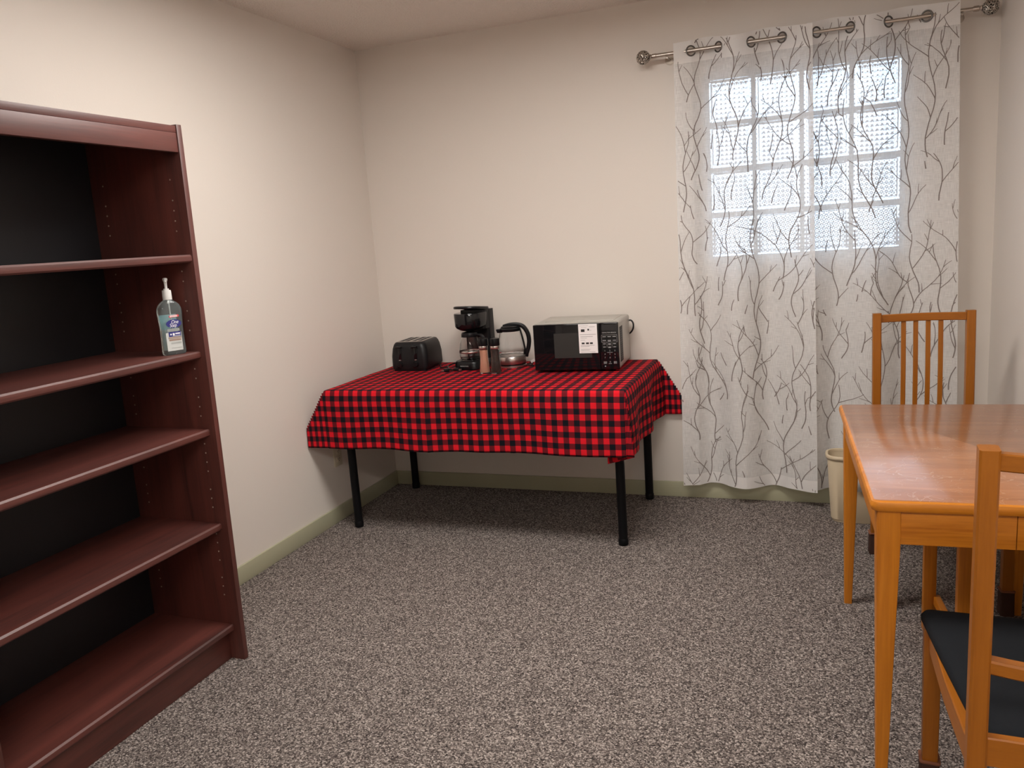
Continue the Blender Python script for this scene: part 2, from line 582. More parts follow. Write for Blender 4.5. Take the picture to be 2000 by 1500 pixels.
# ================================================================ room shell
struct(B().box(-0.15, W + 0.15, -DEPTH - 0.15, 0.20, -0.1, 0.0).build('floor', M['carpet'], smooth=0), 'grey brown speckled loop carpet floor')
struct(B().box(-0.15, W + 0.15, -DEPTH - 0.15, 0.20, H, H + 0.1).build('ceiling', M['ceiling'], smooth=0), 'beige popcorn textured ceiling')
struct(B().box(-0.15, 0.0, -DEPTH - 0.15, 0.20, 0, H).build('wall_left', M['wall'], smooth=0), 'cream painted left wall')
struct(B().box(W, W + 0.15, -DEPTH - 0.15, 0.20, 0, H).build('wall_right', M['wall_right'], smooth=0), 'cream painted right wall')
struct(B().box(0, W, -DEPTH - 0.15, -DEPTH, 0, H).build('wall_front', M['wall'], smooth=0), 'cream wall behind the viewer')
WX0, WX1 = WIN_X - 0.012, WIN_X + 4 * PITCH - 0.0035
WZ0, WZ1 = WIN_Z - 0.012, WIN_Z + 4 * PITCH - 0.0035
bw = B()
bw.box(0, WX0, 0, 0.20, 0, H).box(WX1, W, 0, 0.20, 0, H)
bw.box(WX0, WX1, 0, 0.20, 0, WZ0).box(WX0, WX1, 0, 0.20, WZ1, H)
struct(bw.build('wall_back', M['wall'], smooth=0), 'cream back wall with a glass block window')
struct(B().box(0.0, 0.012, -DEPTH, 0, 0, 0.0805, 0.002).build('baseboard_left', M['trim']), 'sage green baseboard along the left wall')
struct(B().box(0.012, W - 0.012, -0.012, 0, 0, 0.0805, 0.002).build('baseboard_back', M['trim']), 'sage green baseboard along the back wall')
struct(B().box(W - 0.012, W, -DEPTH, 0, 0, 0.0805, 0.002).build('baseboard_right', M['trim']), 'sage green baseboard along the right wall')

# ---- glass block window
win = bpy.data.objects.new('window_1', None)
COL.objects.link(win)
struct(win, 'four by four glass block window behind the sheer curtains')
BY0, BY1 = 0.035, 0.115
GB = PITCH - 0.018
mo = B()
for i in range(5):
    x = WIN_X + i * PITCH - 0.009
    mo.box(max(x - 0.012, WX0), min(x + 0.012, WX1), BY0 + 0.012, BY1 - 0.012, WZ0, WZ1)
for j in range(5):
    z = WIN_Z + j * PITCH - 0.009
    for i in range(4):
        x = WIN_X + i * PITCH
        mo.box(x - 0.001, x + GB + 0.001, BY0 + 0.012, BY1 - 0.012, max(z - 0.012, WZ0), min(z + 0.012, WZ1))
mo.build('mortar', M['mortar'], win, smooth=0)
def glass_block_mesh():
    bm = bmesh.new()
    n = 80
    half = GB / 2
    ribs = 8
    inner = half - 0.014
    def hgt(u, v, vertical):
        m = max(abs(u), abs(v))
        if m > half - 0.006:
            return -0.010 * ((m - (half - 0.006)) / 0.006) ** 2
        if m > inner:
            return 0.0
        w = u if vertical else v
        other = v if vertical else u
        a = math.cos(2 * PI * ribs * (w + inner) / (2 * inner))
        c = math.cos(2 * PI * ribs * (other + inner) / (2 * inner))
        if vertical:
            return -0.0034 + 0.0022 * a * c
        return -0.0034 + 0.0024 * a
    grids = []
    for side in (0, 1):
        g = []
        for j in range(n + 1):
            row = []
            for i in range(n + 1):
                u = -half + GB * i / n
                v = -half + GB * j / n
                h = hgt(u, v, side == 0)
                y = (BY0 - h) if side == 0 else (BY1 + h)
                row.append(bm.verts.new((u, y, v)))
            g.append(row)
        for j in range(n):
            for i in range(n):
                q = (g[j][i], g[j][i + 1], g[j + 1][i + 1], g[j + 1][i])
                bm.faces.new(q if side == 0 else q[::-1])
        grids.append(g)
    def edge(g, k):
        if k == 0: return [g[0][i] for i in range(n + 1)]
        if k == 1: return [g[j][n] for j in range(n + 1)]
        if k == 2: return [g[n][n - i] for i in range(n + 1)]
        return [g[n - j][0] for j in range(n + 1)]
    for k in range(4):
        a, b = edge(grids[0], k), edge(grids[1], k)
        for i in range(n):
            bm.faces.new((a[i + 1], a[i], b[i], b[i + 1]))
    bmesh.ops.recalc_face_normals(bm, faces=bm.faces)
    me = bpy.data.meshes.new('glass_block')
    bm.to_mesh(me)
    bm.free()
    me.materials.append(M['block_glass'])
    me.polygons.foreach_set('use_smooth', [True] * len(me.polygons))
    return me
M['block_glass'] = plain('ribbed_block_glass', (0.93, 0.97, 1.0), 0.0, trans=1.0, ior=1.38)
gbm = glass_block_mesh()
for j in range(4):
    for i in range(4):
        o = bpy.data.objects.new('glass_block', gbm)
        COL.objects.link(o)
        o.parent = win
        o.location = (WIN_X + i * PITCH + GB / 2, 0, WIN_Z + j * PITCH + GB / 2)

# outside: ground and an added wall, kept dark for contrast through the glass blocks
struct(B().box(-12, 16, 0.21, 30, -0.5, -0.3).build('ground_outside', M['ground'], smooth=0), 'ground outside the window, darkened for contrast in the glass blocks')

struct(B().box(-14, 18, 9.0, 9.3, -0.5, 1.32).build('added_contrast_wall', M['contrast_wall'], smooth=0), 'added dark wall beyond the window for contrast in the glass blocks')

# ================================================================ ceiling lights (one above the view, one fill added behind it)
def troffer(x, y, mat, label):
    t = thing('ceiling_light', label, 'ceiling light', (x, y, H), 0, 'fluorescent ceiling panels')
    f = B()
    for a in ((-0.62, 0.62, -0.32, -0.30), (-0.62, 0.62, 0.30, 0.32), (-0.62, -0.60, -0.30, 0.30), (0.60, 0.62, -0.30, 0.30)):
        f.box(a[0], a[1], a[2], a[3], -0.03, 0.0, 0.003)
    f.build('frame', M['lamp_frame'], t)
    B().box(-0.60, 0.60, -0.30, 0.30, -0.022, -0.004).build('diffuser', mat, t, smooth=0)
troffer(1.42, -1.74, M['diffuser'], 'fluorescent ceiling panel above the middle of the room')
troffer(2.25, -4.40, M['fill_back'], 'unseen fill light panel added on the ceiling behind the viewer')

# ================================================================ bookcase
LEAN = math.radians(0.82)
def bookcase():
    X0, X1 = 0.050, 0.452
    YA, YB = -2.872, -1.957
    HB, T = 1.812, 0.021
    t = thing('bookcase', 'tall dark mahogany bookcase with five open shelves against left wall', 'bookcase', (0, 0, 0))
    # it stands with its back edge up on the carpet's tack strip, so it leans a little into the room
    t.rotation_euler = (0, LEAN, 0)
    t.location = (0.452 * (1 - math.cos(LEAN)), 0, 0.452 * math.sin(LEAN))
    for y0, y1, face in ((YA, YA + T, YA + T), (YB - T, YB, YB - T)):
        b = B().box(X0, X1, y0, y1, 0, HB, 0.0012)
        s = 1 if face > -2.4 else -1
        for xh in (0.120, 0.400):
            z = 0.24
            k = 0
            while z < 1.66:
                if k % 5 != 3 and min(abs(z - q) for q in (0.508, 0.838, 1.099, 1.412)) > 0.022:
                    t2 = Matrix.Translation((xh, face, z)) @ Matrix.Rotation(PI / 2, 4, 'X')
                    b.lathe([(0.0026, -0.0004), (0.0026, 0.0004)], 10, mi=1, mat=t2)
                z += 0.032
                k += 1
        b.build('side_panel', [M['mahogany_z'], M['pin_hole']], t)
    yi0, yi1 = YA + T, YB - T
    B().box(X0 + 0.02, X1 - 0.004, yi0, yi1, HB - T - 0.004, HB - 0.004, 0.001).build('top_panel', M['mahogany_y'], t)
    B().box(X1 - 0.024, X1 - 0.004, yi0, yi1, 1.728, HB - T - 0.0045, 0.001).build('top_rail', M['mahogany_y'], t)
    B().box(X0 + 0.012, X0 + 0.019, yi0, yi1, 0.01, HB - 0.01).build('back_panel', M['back_panel'], t, smooth=0)
    for zt, xr in ((1.412, 0.448), (1.099, 0.434), (0.836, 0.430), (0.504, 0.428), (0.132, 0.424)):
        prof = [(X0 + 0.020, zt - 0.025), (xr - 0.006, zt - 0.025), (xr - 0.001, zt - 0.020), (xr, zt - 0.012), (xr - 0.001, zt - 0.005), (xr - 0.006, zt), (X0 + 0.020, zt)]
        b = B().prism([(x, z) for x, z in prof], yi0 + 0.0005, yi1 - 0.0005, axis=1)
        b.build('shelf', M['mahogany_y'], t)
    B().box(0.380, 0.398, yi0, yi1, 0.0, 0.107, 0.001).build('kick_board', M['mahogany_y'], t)
bookcase()

# ================================================================ hand sanitizer
def sanitizer():
    M['gel'] = plain('clear_pale_gel', (0.78, 0.90, 0.91), 0.03, trans=0.92, ior=1.33)
    M['back_label'] = plain('teal_back_label', (0.42, 0.66, 0.70), 0.5)
    M['pale_label'] = plain('silver_white_label', (0.60, 0.62, 0.60), 0.45)
    M['label_blue'] = plain('navy_label_print', (0.035, 0.035, 0.20), 0.4)
    M['label_red'] = plain('red_label_print', (0.62, 0.05, 0.06), 0.4)
    M['label_tan'] = plain('tan_label_print', (0.36, 0.25, 0.20), 0.5)
    M['label_grey'] = plain('grey_label_print', (0.30, 0.32, 0.31), 0.5)
    M['label_white'] = plain('white_label_print', (0.90, 0.90, 0.92), 0.4)
    t = thing('hand_sanitizer', 'clear pump bottle of hand sanitizer on the bookcase shelf', 'hand sanitizer', (0.400, -2.040, 1.0998), math.radians(68))
    t.rotation_euler = (Matrix.Rotation(LEAN, 4, 'Y') @ Matrix.Rotation(math.radians(68), 4, 'Z')).to_euler()
    t.scale = (0.80, 0.76, 1.0)
    prof = [(0.040, 0.022, 0.000), (0.0445, 0.0255, 0.004), (0.0450, 0.026, 0.012), (0.0435, 0.0255, 0.05), (0.0430, 0.0255, 0.085), (0.0455, 0.0265, 0.120),
            (0.0470, 0.0265, 0.137), (0.0455, 0.026, 0.148), (0.040, 0.024, 0.158), (0.030, 0.021, 0.167), (0.019, 0.017, 0.173), (0.016, 0.0155, 0.176), (0.0155, 0.0155, 0.181)]
    def ring(hx, hy, z, s=1.0):
        return [(x * s, y * s, z) for x, y in rrect(hx, hy, min(hx, hy) * 0.72, 5)]
    B().loft([ring(*p) for p in prof]).build('bottle', M['gel'], t, 60)
    # label printed on the far side, seen through the gel; teal above, white below
    B().box(-0.036, 0.030, 0.0262, 0.0268, 0.014, 0.080, mi=0).box(-0.036, 0.030, 0.0268, 0.0274, 0.080, 0.128, mi=1).build('back_label', [M['pale_label'], M['back_label']], t, 0)
    B().box(-0.037, 0.026, -0.0272, -0.0265, 0.014, 0.072, 0.0003).build('front_label', M['pale_label'], t, 0)
    b = B()
    el = [(0.0 + 0.031 * math.cos(2 * PI * k / 40), 0.100 + 0.0135 * math.sin(2 * PI * k / 40)) for k in range(40)]
    b.prism(el, -0.0284, -0.0274, axis=1)
    b.build('brand_oval', M['label_blue'], t, 0)
    b = B()
    b.text('One', 0.0165, front_plane(0.004, -0.0286, 0.1050), shear=0.25)
    b.text('Step', 0.0165, front_plane(-0.004, -0.0286, 0.0945), shear=0.25)
    b.build('lettering', M['label_white'], t, 0)
    b = B().prism([(-0.016, 0.1195), (0.022, 0.1205), (0.025, 0.124), (0.022, 0.128), (-0.016, 0.1265)], -0.0284, -0.0272, axis=1, mi=0)
    for i, z in enumerate((0.1255, 0.1222)):
        b.box(-0.013, 0.018, -0.0286, -0.0283, z - 0.0009, z + 0.0009, mi=1)
    b.build('red_banner', [M['label_red'], M['label_white']], t, 0)
    b = B().box(-0.026, 0.024, -0.0282, -0.0272, 0.059, 0.074, 0.0005, mi=0)
    b.box(-0.020, -0.014, -0.0284, -0.0281, 0.064, 0.069, mi=1).box(-0.010, -0.002, -0.0284, -0.0281, 0.063, 0.070, mi=1).box(0.001, 0.020, -0.0284, -0.0281, 0.066, 0.070, mi=1).box(-0.010, 0.020, -0.0284, -0.0281, 0.0610, 0.0622, mi=1)
    b.box(-0.028, 0.024, -0.0282, -0.0272, 0.0535, 0.0575, mi=2).box(-0.026, 0.022, -0.0282, -0.0272, 0.046, 0.0515, mi=2)
    for z in (0.040, 0.0365, 0.0225):
        b.box(-0.020, 0.022, -0.0280, -0.0272, z, z + 0.0010, mi=3)
    b.box(-0.030, 0.020, -0.0280, -0.0270, 0.0755, 0.0845, mi=3)
    b.build('label_print', [M['label_blue'], M['label_white'], M['label_tan'], M['label_grey']], t, 0)
    B().lathe([(0.0175, 0.176), (0.0178, 0.178), (0.0172, 0.203), (0.0160, 0.206), (0.0105, 0.206), (0.0105, 0.211)], 28).build('pump_collar', M['white_plastic'], t, 40)
    B().lathe([(0.0055, 0.211), (0.0055, 0.222), (0.0062, 0.232), (0.0085, 0.236), (0.0095, 0.240), (0.0085, 0.2435), (0.004, 0.245)], 20).tube(
        [(0, -0.002, 0.239), (0.002, -0.016, 0.2385), (0.004, -0.027, 0.2355), (0.0045, -0.031, 0.231)], [0.0055, 0.005, 0.0042, 0.0036], 10).build('pump_nozzle', M['white_plastic'], t, 50, rot=(0, 0, math.radians(-32)))
    B().tube([(0, 0, 0.012), (0, 0, 0.178)], 0.003, 8).build('dip_tube', M['white_plastic'], t, 50)
sanitizer()

# ================================================================ folding table under the cloth
TZ = 0.7335        # height of the table board
TX0, TX1, TY0, TY1 = 0.125, 1.592, -0.835, -0.035
def folding_table():
    t = thing('folding_table', 'rectangular table on four black tube legs under the checked cloth', 'table', (0, 0, 0))
    B().box(TX0, TX1, TY0, TY1, TZ - 0.022, TZ - 0.0015, 0.004).build('tabletop', M['black_satin'], t)
    f = B()
    f.box(0.19, 1.50, -0.73, -0.705, TZ - 0.07, TZ - 0.022).box(0.19, 1.50, -0.095, -0.070, TZ - 0.07, TZ - 0.022)
    f.box(0.15, 0.175, -0.70, -0.10, TZ - 0.07, TZ - 0.022).box(1.515, 1.54, -0.70, -0.10, TZ - 0.07, TZ - 0.022)
    f.build('frame', M['black_metal'], t)
    for x, y in ((0.160, -0.7086), (0.160, -0.068), (1.5306, -0.7086), (1.5306, -0.068)):
        b = B().tube([(x, y, 0.022), (x, y, TZ - 0.022)], 0.0205, 20)
        b.lathe([(0.0205, 0), (0.0225, 0.003), (0.0225, 0.028), (0.0205, 0.032)], 20, (x, y))
        b.build('leg', M['black_metal'], t, 50)
folding_table()

# ---- tablecloth: one sheet; the flat fabric position is the uv
def smooth01(a):
    a = min(1.0, max(0.0, a))
    return a * a * (3 - 2 * a)
def tablecloth():
    DROP = 0.285
    lx, ly = TX1 - TX0, TY1 - TY0
    # outward spread of the fold at each corner (x direction, y direction) per metre of overhang
    SPREAD = {(-1, -1): (-0.62, -0.03), (1, -1): (0.13, -0.02), (1, 1): (0.62, 0.0), (-1, 1): (-0.5, 0.0)}
    EDGE = 0.008
    def pos(u, v):
        """u, v are distances on the fabric from the table's near left corner"""
        a = -u if u < 0 else max(0.0, u - lx)
        b = -v if v < 0 else max(0.0, v - ly)
        sx = -1 if u < 0 else 1
        sy = -1 if v < 0 else 1
        x = TX0 + min(max(u, 0), lx)
        y = TY0 + min(max(v, 0), ly)
        z = TZ + 0.0015
        t = max(a, b)
        wr = 0.0
        if t == 0:
            z += 0.0013 * (noise.noise(Vector((u * 9, v * 9, 1.3))) + 1)
            m = min(u, v, lx - u, ly - v)
            if m < EDGE:
                z -= (EDGE - m) ** 2 / (2 * EDGE) * 0.6
            return x, y, z
        # rounding over the board's edge then hanging
        hang = t
        round_out = EDGE * (1 - math.exp(-t / 0.006)) * 0.6
        z -= hang
        k = smooth01(t / 0.06)
        if a > 0 and b > 0:
            e = SPREAD[(sx, sy)]
            d = min(a, b)
            x += e[0] * d
            y += e[1] * d
            if a >= b:
                x += sx * round_out
            if b >= a:
                y += sy * round_out
            # the side half of the fold tucks behind the front half
            if a > b:
                w = (a - b) / max(a, 1e-6)
                x += sx * 0.012 * w * k
                if (sx, sy) == (1, -1):                  # tucked pleat that shows under the hem
                    q = math.sin(PI * w) * smooth01(t / DROP)
                    x -= 0.125 * q
                    y += 0.050 * q
                    z -= 0.050 * q
            else:
                w = (b - a) / max(b, 1e-6)
        elif b > 0:
            n1 = noise.noise(Vector((u * 4.2, 0.4 if sy < 0 else 9.1, t * 1.2)))
            n2 = noise.noise(Vector((u * 13.0, 3.4, t * 3.0)))
            wr = 0.010 * n1 * smooth01(t / 0.25) + 0.003 * n2 * k
            for xc in (0.545, 0.955):                       # ironed creases
                wr += 0.006 * math.exp(-((u - xc) / 0.012) ** 2) * k
            y += sy * (round_out + 0.006 * k + wr)
            z -= 0.006 * n1 * smooth01(t / 0.25)
        else:
            n1 = noise.noise(Vector((v * 6.0, 7.7 if sx > 0 else 2.2, t * 1.5)))
            wr = (0.016 * n1 + 0.012 * math.sin(v * 17.0 + 0.5)) * smooth01(t / 0.22) + 0.002
            x += sx * (round_out + 0.008 * k + wr)
        return x, y, z
    bm = bmesh.new()
    uvl = bm.loops.layers.uv.new('cloth')
    def axis(n, step, edge):
        out = []
        k = int(math.ceil(DROP / step))
        out += [-DROP + DROP * i / k for i in range(k)]
        fine = [0, 0.002, 0.005, 0.009]
        m = int(n / step)
        mid = [n * i / m for i in range(1, m)]
        out += fine + [q for q in mid if 0.012 < q < n - 0.012] + [n - q for q in reversed(fine)]
        out += [n + DROP * i / k for i in range(1, k + 1)]
        return out
    us, vs = axis(lx, 0.0126, 0), axis(ly, 0.0126, 0)
    DR = lambda u, v: 1
    grid = []
    for v in vs:
        row = []
        for u in us:
            x, y, z = pos(u, v)
            # the wall is behind and to the left
            x = max(x, 0.008)
            y = min(y, -0.008)
            row.append(bm.verts.new((x, y, z)))
        grid.append(row)
    for j in range(len(vs) - 1):
        for i in range(len(us) - 1):
            f = bm.faces.new((grid[j][i], grid[j][i + 1], grid[j + 1][i + 1], grid[j + 1][i]))
            f.smooth = True
            for l, (uu, vv) in zip(f.loops, ((us[i], vs[j]), (us[i + 1], vs[j]), (us[i + 1], vs[j + 1]), (us[i], vs[j + 1]))):
                l[uvl].uv = (uu + 1.0, vv + 1.0349)
    me = bpy.data.meshes.new('tablecloth')
    bm.to_mesh(me)
    bm.free()
    me.materials.append(M['plaid'])
    o = bpy.data.objects.new('tablecloth', me)
    COL.objects.link(o)
    sol = o.modifiers.new('thickness', 'SOLIDIFY')
    sol.thickness = 0.0009
    sol.offset = 0.0
    tag(o, 'red and black buffalo check cloth draped over the table in the corner', 'tablecloth')
tablecloth()
CZ = TZ + 0.0042     # top of the cloth: things stand here

# ================================================================ toaster
def toaster():
    t = thing('toaster', 'black four slot toaster at the left end of the checked cloth', 'toaster', (0.318, -0.205, CZ), math.radians(4.5))
    hw, hd = 0.100, 0.125
    rings = []
    for z, gx, gy, r in ((0.012, 0.0, 0.0, 0.022), (0.020, 0.002, 0.002, 0.024), (0.080, 0.003, 0.000, 0.028), (0.120, -0.002, -0.004, 0.030), (0.140, -0.008, -0.010, 0.030), (0.150, -0.014, -0.018, 0.028), (0.153, -0.022, -0.026, 0.024)):
        rings.append([(x, y, z) for x, y in rrect(hw + gx, hd + gy, r, 6)])
    B().loft(rings).build('body', M['black_satin'], t, 40)
    B().loft([[(x, y, z) for x, y in rrect(hw - 0.004, hd - 0.004, 0.02, 5)] for z in (0.0, 0.012)]).build('base', M['black_plastic'], t)
    p = B().loft([[(x, y, z) for x, y in rrect(hw - 0.026, hd - 0.032, 0.012, 4)] for z in (0.1528, 0.1555)])
    p.build('top_plate', M['steel'], t)
    for x in (-0.052, -0.020, 0.020, 0.052):
        B().box(x - 0.0105, x + 0.0105, -0.078, 0.078, 0.1550, 0.1562).build('slot', M['ink_black'], t, 0)
    fy = -hd - 0.002
    for x in (-0.048, 0.042):
        B().box(x - 0.0095, x + 0.0095, fy - 0.0015, fy + 0.006, 0.062, 0.132, 0.004).build('lever_slot', M['black_gloss'], t)
        B().box(x - 0.016, x + 0.016, fy - 0.024, fy + 0.004, 0.126, 0.136, 0.004, 3).build('lever', M['black_plastic'], t)
        d = Matrix.Translation((x, fy - 0.001, 0.038)) @ Matrix.Rotation(PI / 2, 4, 'X')
        B().lathe([(0.0150, -0.004), (0.0150, 0.004), (0.0135, 0.011), (0.0120, 0.0125)], 24, mat=d).box(x - 0.0018, x + 0.0018, fy - 0.0145, fy - 0.012, 0.034, 0.049, 0.0005).build('dial', M['black_plastic'], t)
        B().box(x - 0.006, x + 0.006, fy - 0.003, fy + 0.003, 0.0575, 0.0625, 0.0012).build('button', M['steel'], t)
    c = catmull([(0.085, 0.05, 0.012), (0.120, 0.02, 0.006), (0.150, -0.05, 0.005), (0.185, -0.06, 0.005), (0.215, -0.10, 0.005), (0.228, -0.150, 0.006)], 8)
    B().tube(c, 0.0032, 8).build('cord', M['black_plastic'], t, 60)
    pl = B().box(-0.011, 0.011, -0.017, 0.013, -0.0065, 0.0095, 0.004)
    pl.box(-0.0055, -0.004, -0.030, -0.016, -0.003, 0.004, mi=1).box(0.004, 0.0055, -0.030, -0.016, -0.003, 0.004, mi=1)
    pl.build('plug', [M['black_plastic'], M['steel']], t, loc=(0.226, -0.166, 0.0075), rot=(0, 0, math.radians(-52)))
toaster()

# ================================================================ coffee maker (its front is turned towards the toaster)
def coffee_maker():
    t = thing('coffee_maker', 'black drip coffee maker with glass carafe and half open lid', 'coffee maker', (0.658, -0.205, CZ), math.radians(-9))
    b = B()
    b.loft([[(x, y, z) for x, y in rrect(hx, hy, r, 8, 0, 0.0)] for z, hx, hy, r in ((0, 0.079, 0.108, 0.055), (0.004, 0.082, 0.111, 0.057), (0.034, 0.081, 0.110, 0.056), (0.042, 0.075, 0.104, 0.052))])
    b.build('base', M['black_plastic'], t, 40)
    B().lathe([(0.058, 0.041), (0.060, 0.043), (0.060, 0.046), (0.056, 0.047)], 32, (0, -0.036)).build('hot_plate', M['black_gloss'], t)
    B().loft([[(x, y, z) for x, y in rrect(0.076, 0.034, 0.016, 5, 0, 0.070)] for z in (0.036, 0.20, 0.30)]).loft([[(x, y, z) for x, y in rrect(0.0745, 0.054, 0.016, 5, 0, 0.051)] for z in (0.203, 0.206, 0.2985, 0.3005)], mi=0).build('water_tower', M['black_plastic'], t, 40)
    bk = []
    for z, hx, hy, cy in ((0.196, 0.030, 0.034, -0.022), (0.202, 0.050, 0.054, -0.028), (0.214, 0.068, 0.078, -0.020), (0.224, 0.075, 0.088, -0.014), (0.286, 0.077, 0.092, -0.012), (0.290, 0.075, 0.090, -0.012)):
        bk.append([(x, y, z) for x, y in rrect(hx, hy, min(hx, hy) * 0.9, 8, 0, cy)])
    B().loft(bk).build('brew_basket', M['black_gloss'], t, 40)
    lid = B().loft([[(x, y, z) for x, y in rrect(hx, hy, hx * 0.85, 8, 0, -hy + 0.010)] for z, hx, hy in ((-0.004, 0.075, 0.096), (0.000, 0.077, 0.098), (0.008, 0.076, 0.097), (0.011, 0.070, 0.091))])
    lid.build('lid', M['black_plastic'], t, 40, loc=(0, 0.085, 0.300), rot=(math.radians(-6.5), 0, 0))
    cy = -0.036
    car = thing_part = B()
    car.lathe([(0.050, 0.0475), (0.056, 0.052), (0.060, 0.070), (0.060, 0.100), (0.055, 0.130), (0.047, 0.158), (0.043, 0.172), (0.0415, 0.172), (0.0455, 0.157), (0.0535, 0.129), (0.0585, 0.100), (0.0585, 0.071), (0.0545, 0.0535), (0.048, 0.0495)], 36, (0, cy))
    ca = car.build('carafe', M['glass'], t, 60)
    B().lathe([(0.0440, 0.166), (0.0445, 0.168), (0.0445, 0.180), (0.0440, 0.182)], 36, (0, cy)).build('carafe_band', M['black_plastic'], ca)
    B().lathe([(0.0605, 0.084), (0.0612, 0.086), (0.0612, 0.092), (0.0605, 0.094)], 36, (0, cy), cap0=False, cap1=False).build('carafe_ring', M['steel'], ca)
    B().lathe([(0.043, 0.182), (0.041, 0.189), (0.020, 0.193)], 32, (0, cy)).build('carafe_lid', M['black_plastic'], ca)
    B().bar(catmull([(0.043, cy - 0.005, 0.176), (0.070, cy - 0.010, 0.178), (0.088, cy - 0.013, 0.165), (0.090, cy - 0.013, 0.130), (0.083, cy - 0.012, 0.100), (0.062, cy - 0.008, 0.090)], 6), 0.018, 0.011, (0, 1, 0)).build('carafe_handle', M['black_plastic'], ca, 50)
    b = B()
    b.text('MAINSTAYS', 0.0095, front_plane(0, -0.1113, 0.020) , depth=0.0004)
    b.build('lettering', M['pale_print'], t, 0)
    c = catmull([(-0.060, 0.085, 0.020), (-0.095, 0.080, 0.030), (-0.120, 0.060, 0.030), (-0.150, 0.03, 0.012), (-0.165, -0.010, 0.006), (-0.13, -0.07, 0.005), (-0.08, -0.125, 0.005), (-0.045, -0.138, 0.006)], 8)
    B().tube(c, 0.0032, 8).build('cord', M['black_plastic'], t, 60)
    B().box(-0.017, 0.013, -0.010, 0.010, -0.0065, 0.0095, 0.004).box(0.012, 0.026, -0.0055, -0.004, -0.003, 0.004, mi=1).box(0.012, 0.026, 0.004, 0.0055, -0.003, 0.004, mi=1).build('plug', [M['black_plastic'], M['steel']], t, loc=(-0.030, -0.140, 0.0075), rot=(0, 0, math.radians(10)))
coffee_maker()

# ================================================================ salt and pepper grinders
def grinder(x, y, fill, label, rz):
    t = thing('spice_grinder', label, 'grinder', (x, y, CZ), rz, 'salt and pepper grinders')
    R = 0.86
    outer = [(0.0300, 0.0), (0.0325, 0.003), (0.0325, 0.010), (0.0270, 0.050), (0.0245, 0.085), (0.0250, 0.110), (0.0262, 0.125)]
    inner = [(0.0245, 0.125), (0.0232, 0.110), (0.0228, 0.085), (0.0252, 0.050), (0.0305, 0.011), (0.0290, 0.006)]
    B().lathe([(r * R, z) for r, z in outer + inner], 32).build('glass_jar', M['glass'], t, 60)
    B().lathe([(r * R, z) for r, z in ((0.0285, 0.0065), (0.0300, 0.0115), (0.0248, 0.050), (0.0224, 0.085), (0.0226, 0.116), (0.018, 0.120))], 32).build('filling', M[fill], t, 60)
    B().lathe([(r * R, z) for r, z in ((0.0265, 0.125), (0.0270, 0.126), (0.0270, 0.139), (0.0265, 0.140))], 32).build('collar', M['steel'], t)
    B().lathe([(r * R, z) for r, z in ((0.0290, 0.140), (0.0298, 0.142), (0.0298, 0.172), (0.0285, 0.176), (0.020, 0.178))], 32).build('cap', M['black_plastic'], t, 40)
grinder(0.794, -0.408, 'salt', 'glass grinder filled with pink salt beside the coffee maker', 0)
grinder(0.858, -0.414, 'pepper', 'glass grinder filled with dark peppercorns in front of the kettle', 0.4)

# ================================================================ electric kettle
def kettle():
    t = thing('electric_kettle', 'glass electric kettle with steel band and black handle beside microwave', 'kettle', (0.870, -0.215, CZ), math.radians(12))
    t.scale = (0.98, 0.98, 0.965)
    B().lathe([(0.073, 0.0), (0.076, 0.003), (0.076, 0.012), (0.072, 0.015)], 40).build('power_base', M['steel'], t)
    B().lathe([(0.0745, 0.0155), (0.0755, 0.018), (0.0755, 0.020), (0.0745, 0.0205)], 40).build('gap_ring', M['black_plastic'], t)
    B().lathe([(0.0745, 0.021), (0.0755, 0.023), (0.0750, 0.057), (0.0735, 0.060)], 40).build('steel_band', M['steel'], t)
    o = [(0.0730, 0.0605), (0.0735, 0.064), (0.0690, 0.110), (0.0620, 0.155), (0.0560, 0.185), (0.0540, 0.200)]
    i = [(0.0525, 0.200), (0.0545, 0.185), (0.0605, 0.155), (0.0675, 0.110), (0.0720, 0.064), (0.0700, 0.0625)]
    B().lathe(o + i, 40).build('glass_body', M['glass'], t, 60)
    B().lathe([(0.0545, 0.193), (0.0560, 0.195), (0.0560, 0.207), (0.050, 0.212)], 40).frus(0.186, (-0.068, -0.040, -0.016, 0.016), 0.206, (-0.074, -0.040, -0.018, 0.018), 0.004).build('rim', M['black_plastic'], t, 40)
    B().lathe([(0.047, 0.210), (0.048, 0.216), (0.040, 0.222), (0.010, 0.224)], 36).box(-0.030, -0.022, -0.008, 0.008, 0.219, 0.230, 0.003).build('lid', M['black_plastic'], t, 40)
    pth = catmull([(-0.034, 0, 0.218), (0.000, 0, 0.226), (0.040, 0, 0.226), (0.070, 0, 0.214), (0.092, 0, 0.180), (0.098, 0, 0.140), (0.092, 0, 0.100), (0.080, 0, 0.066), (0.077, 0, 0.052)], 7)
    B().bar(pth, 0.026, 0.021, (0, 1, 0)).build('handle', M['black_plastic'], t, 50)
    B().bar(catmull([(0.052, 0, 0.205), (0.062, 0, 0.165), (0.070, 0, 0.120), (0.0765, 0, 0.075), (0.078, 0, 0.058)], 6), 0.026, 0.007, (0, 1, 0)).build('handle_backing', M['black_plastic'], t, 50)
    c = catmull([(0.070, -0.010, 0.008), (0.088, -0.015, 0.005), (0.105, -0.02, 0.006), (0.112, 0.000, 0.020), (0.104, 0.012, 0.012), (0.096, 0.000, 0.005), (0.115, -0.03, 0.004)], 8)
    B().tube(c, 0.003, 8).build('cord', M['black_plastic'], t, 60)
    B().box(-0.012, 0.012, -0.0004, 0.0004, -0.008, 0.008).build('cord_tag', M['tag_white'], t, 0, loc=(0.112, -0.006, 0.026), rot=(0.2, -0.5, 0.3))
kettle()

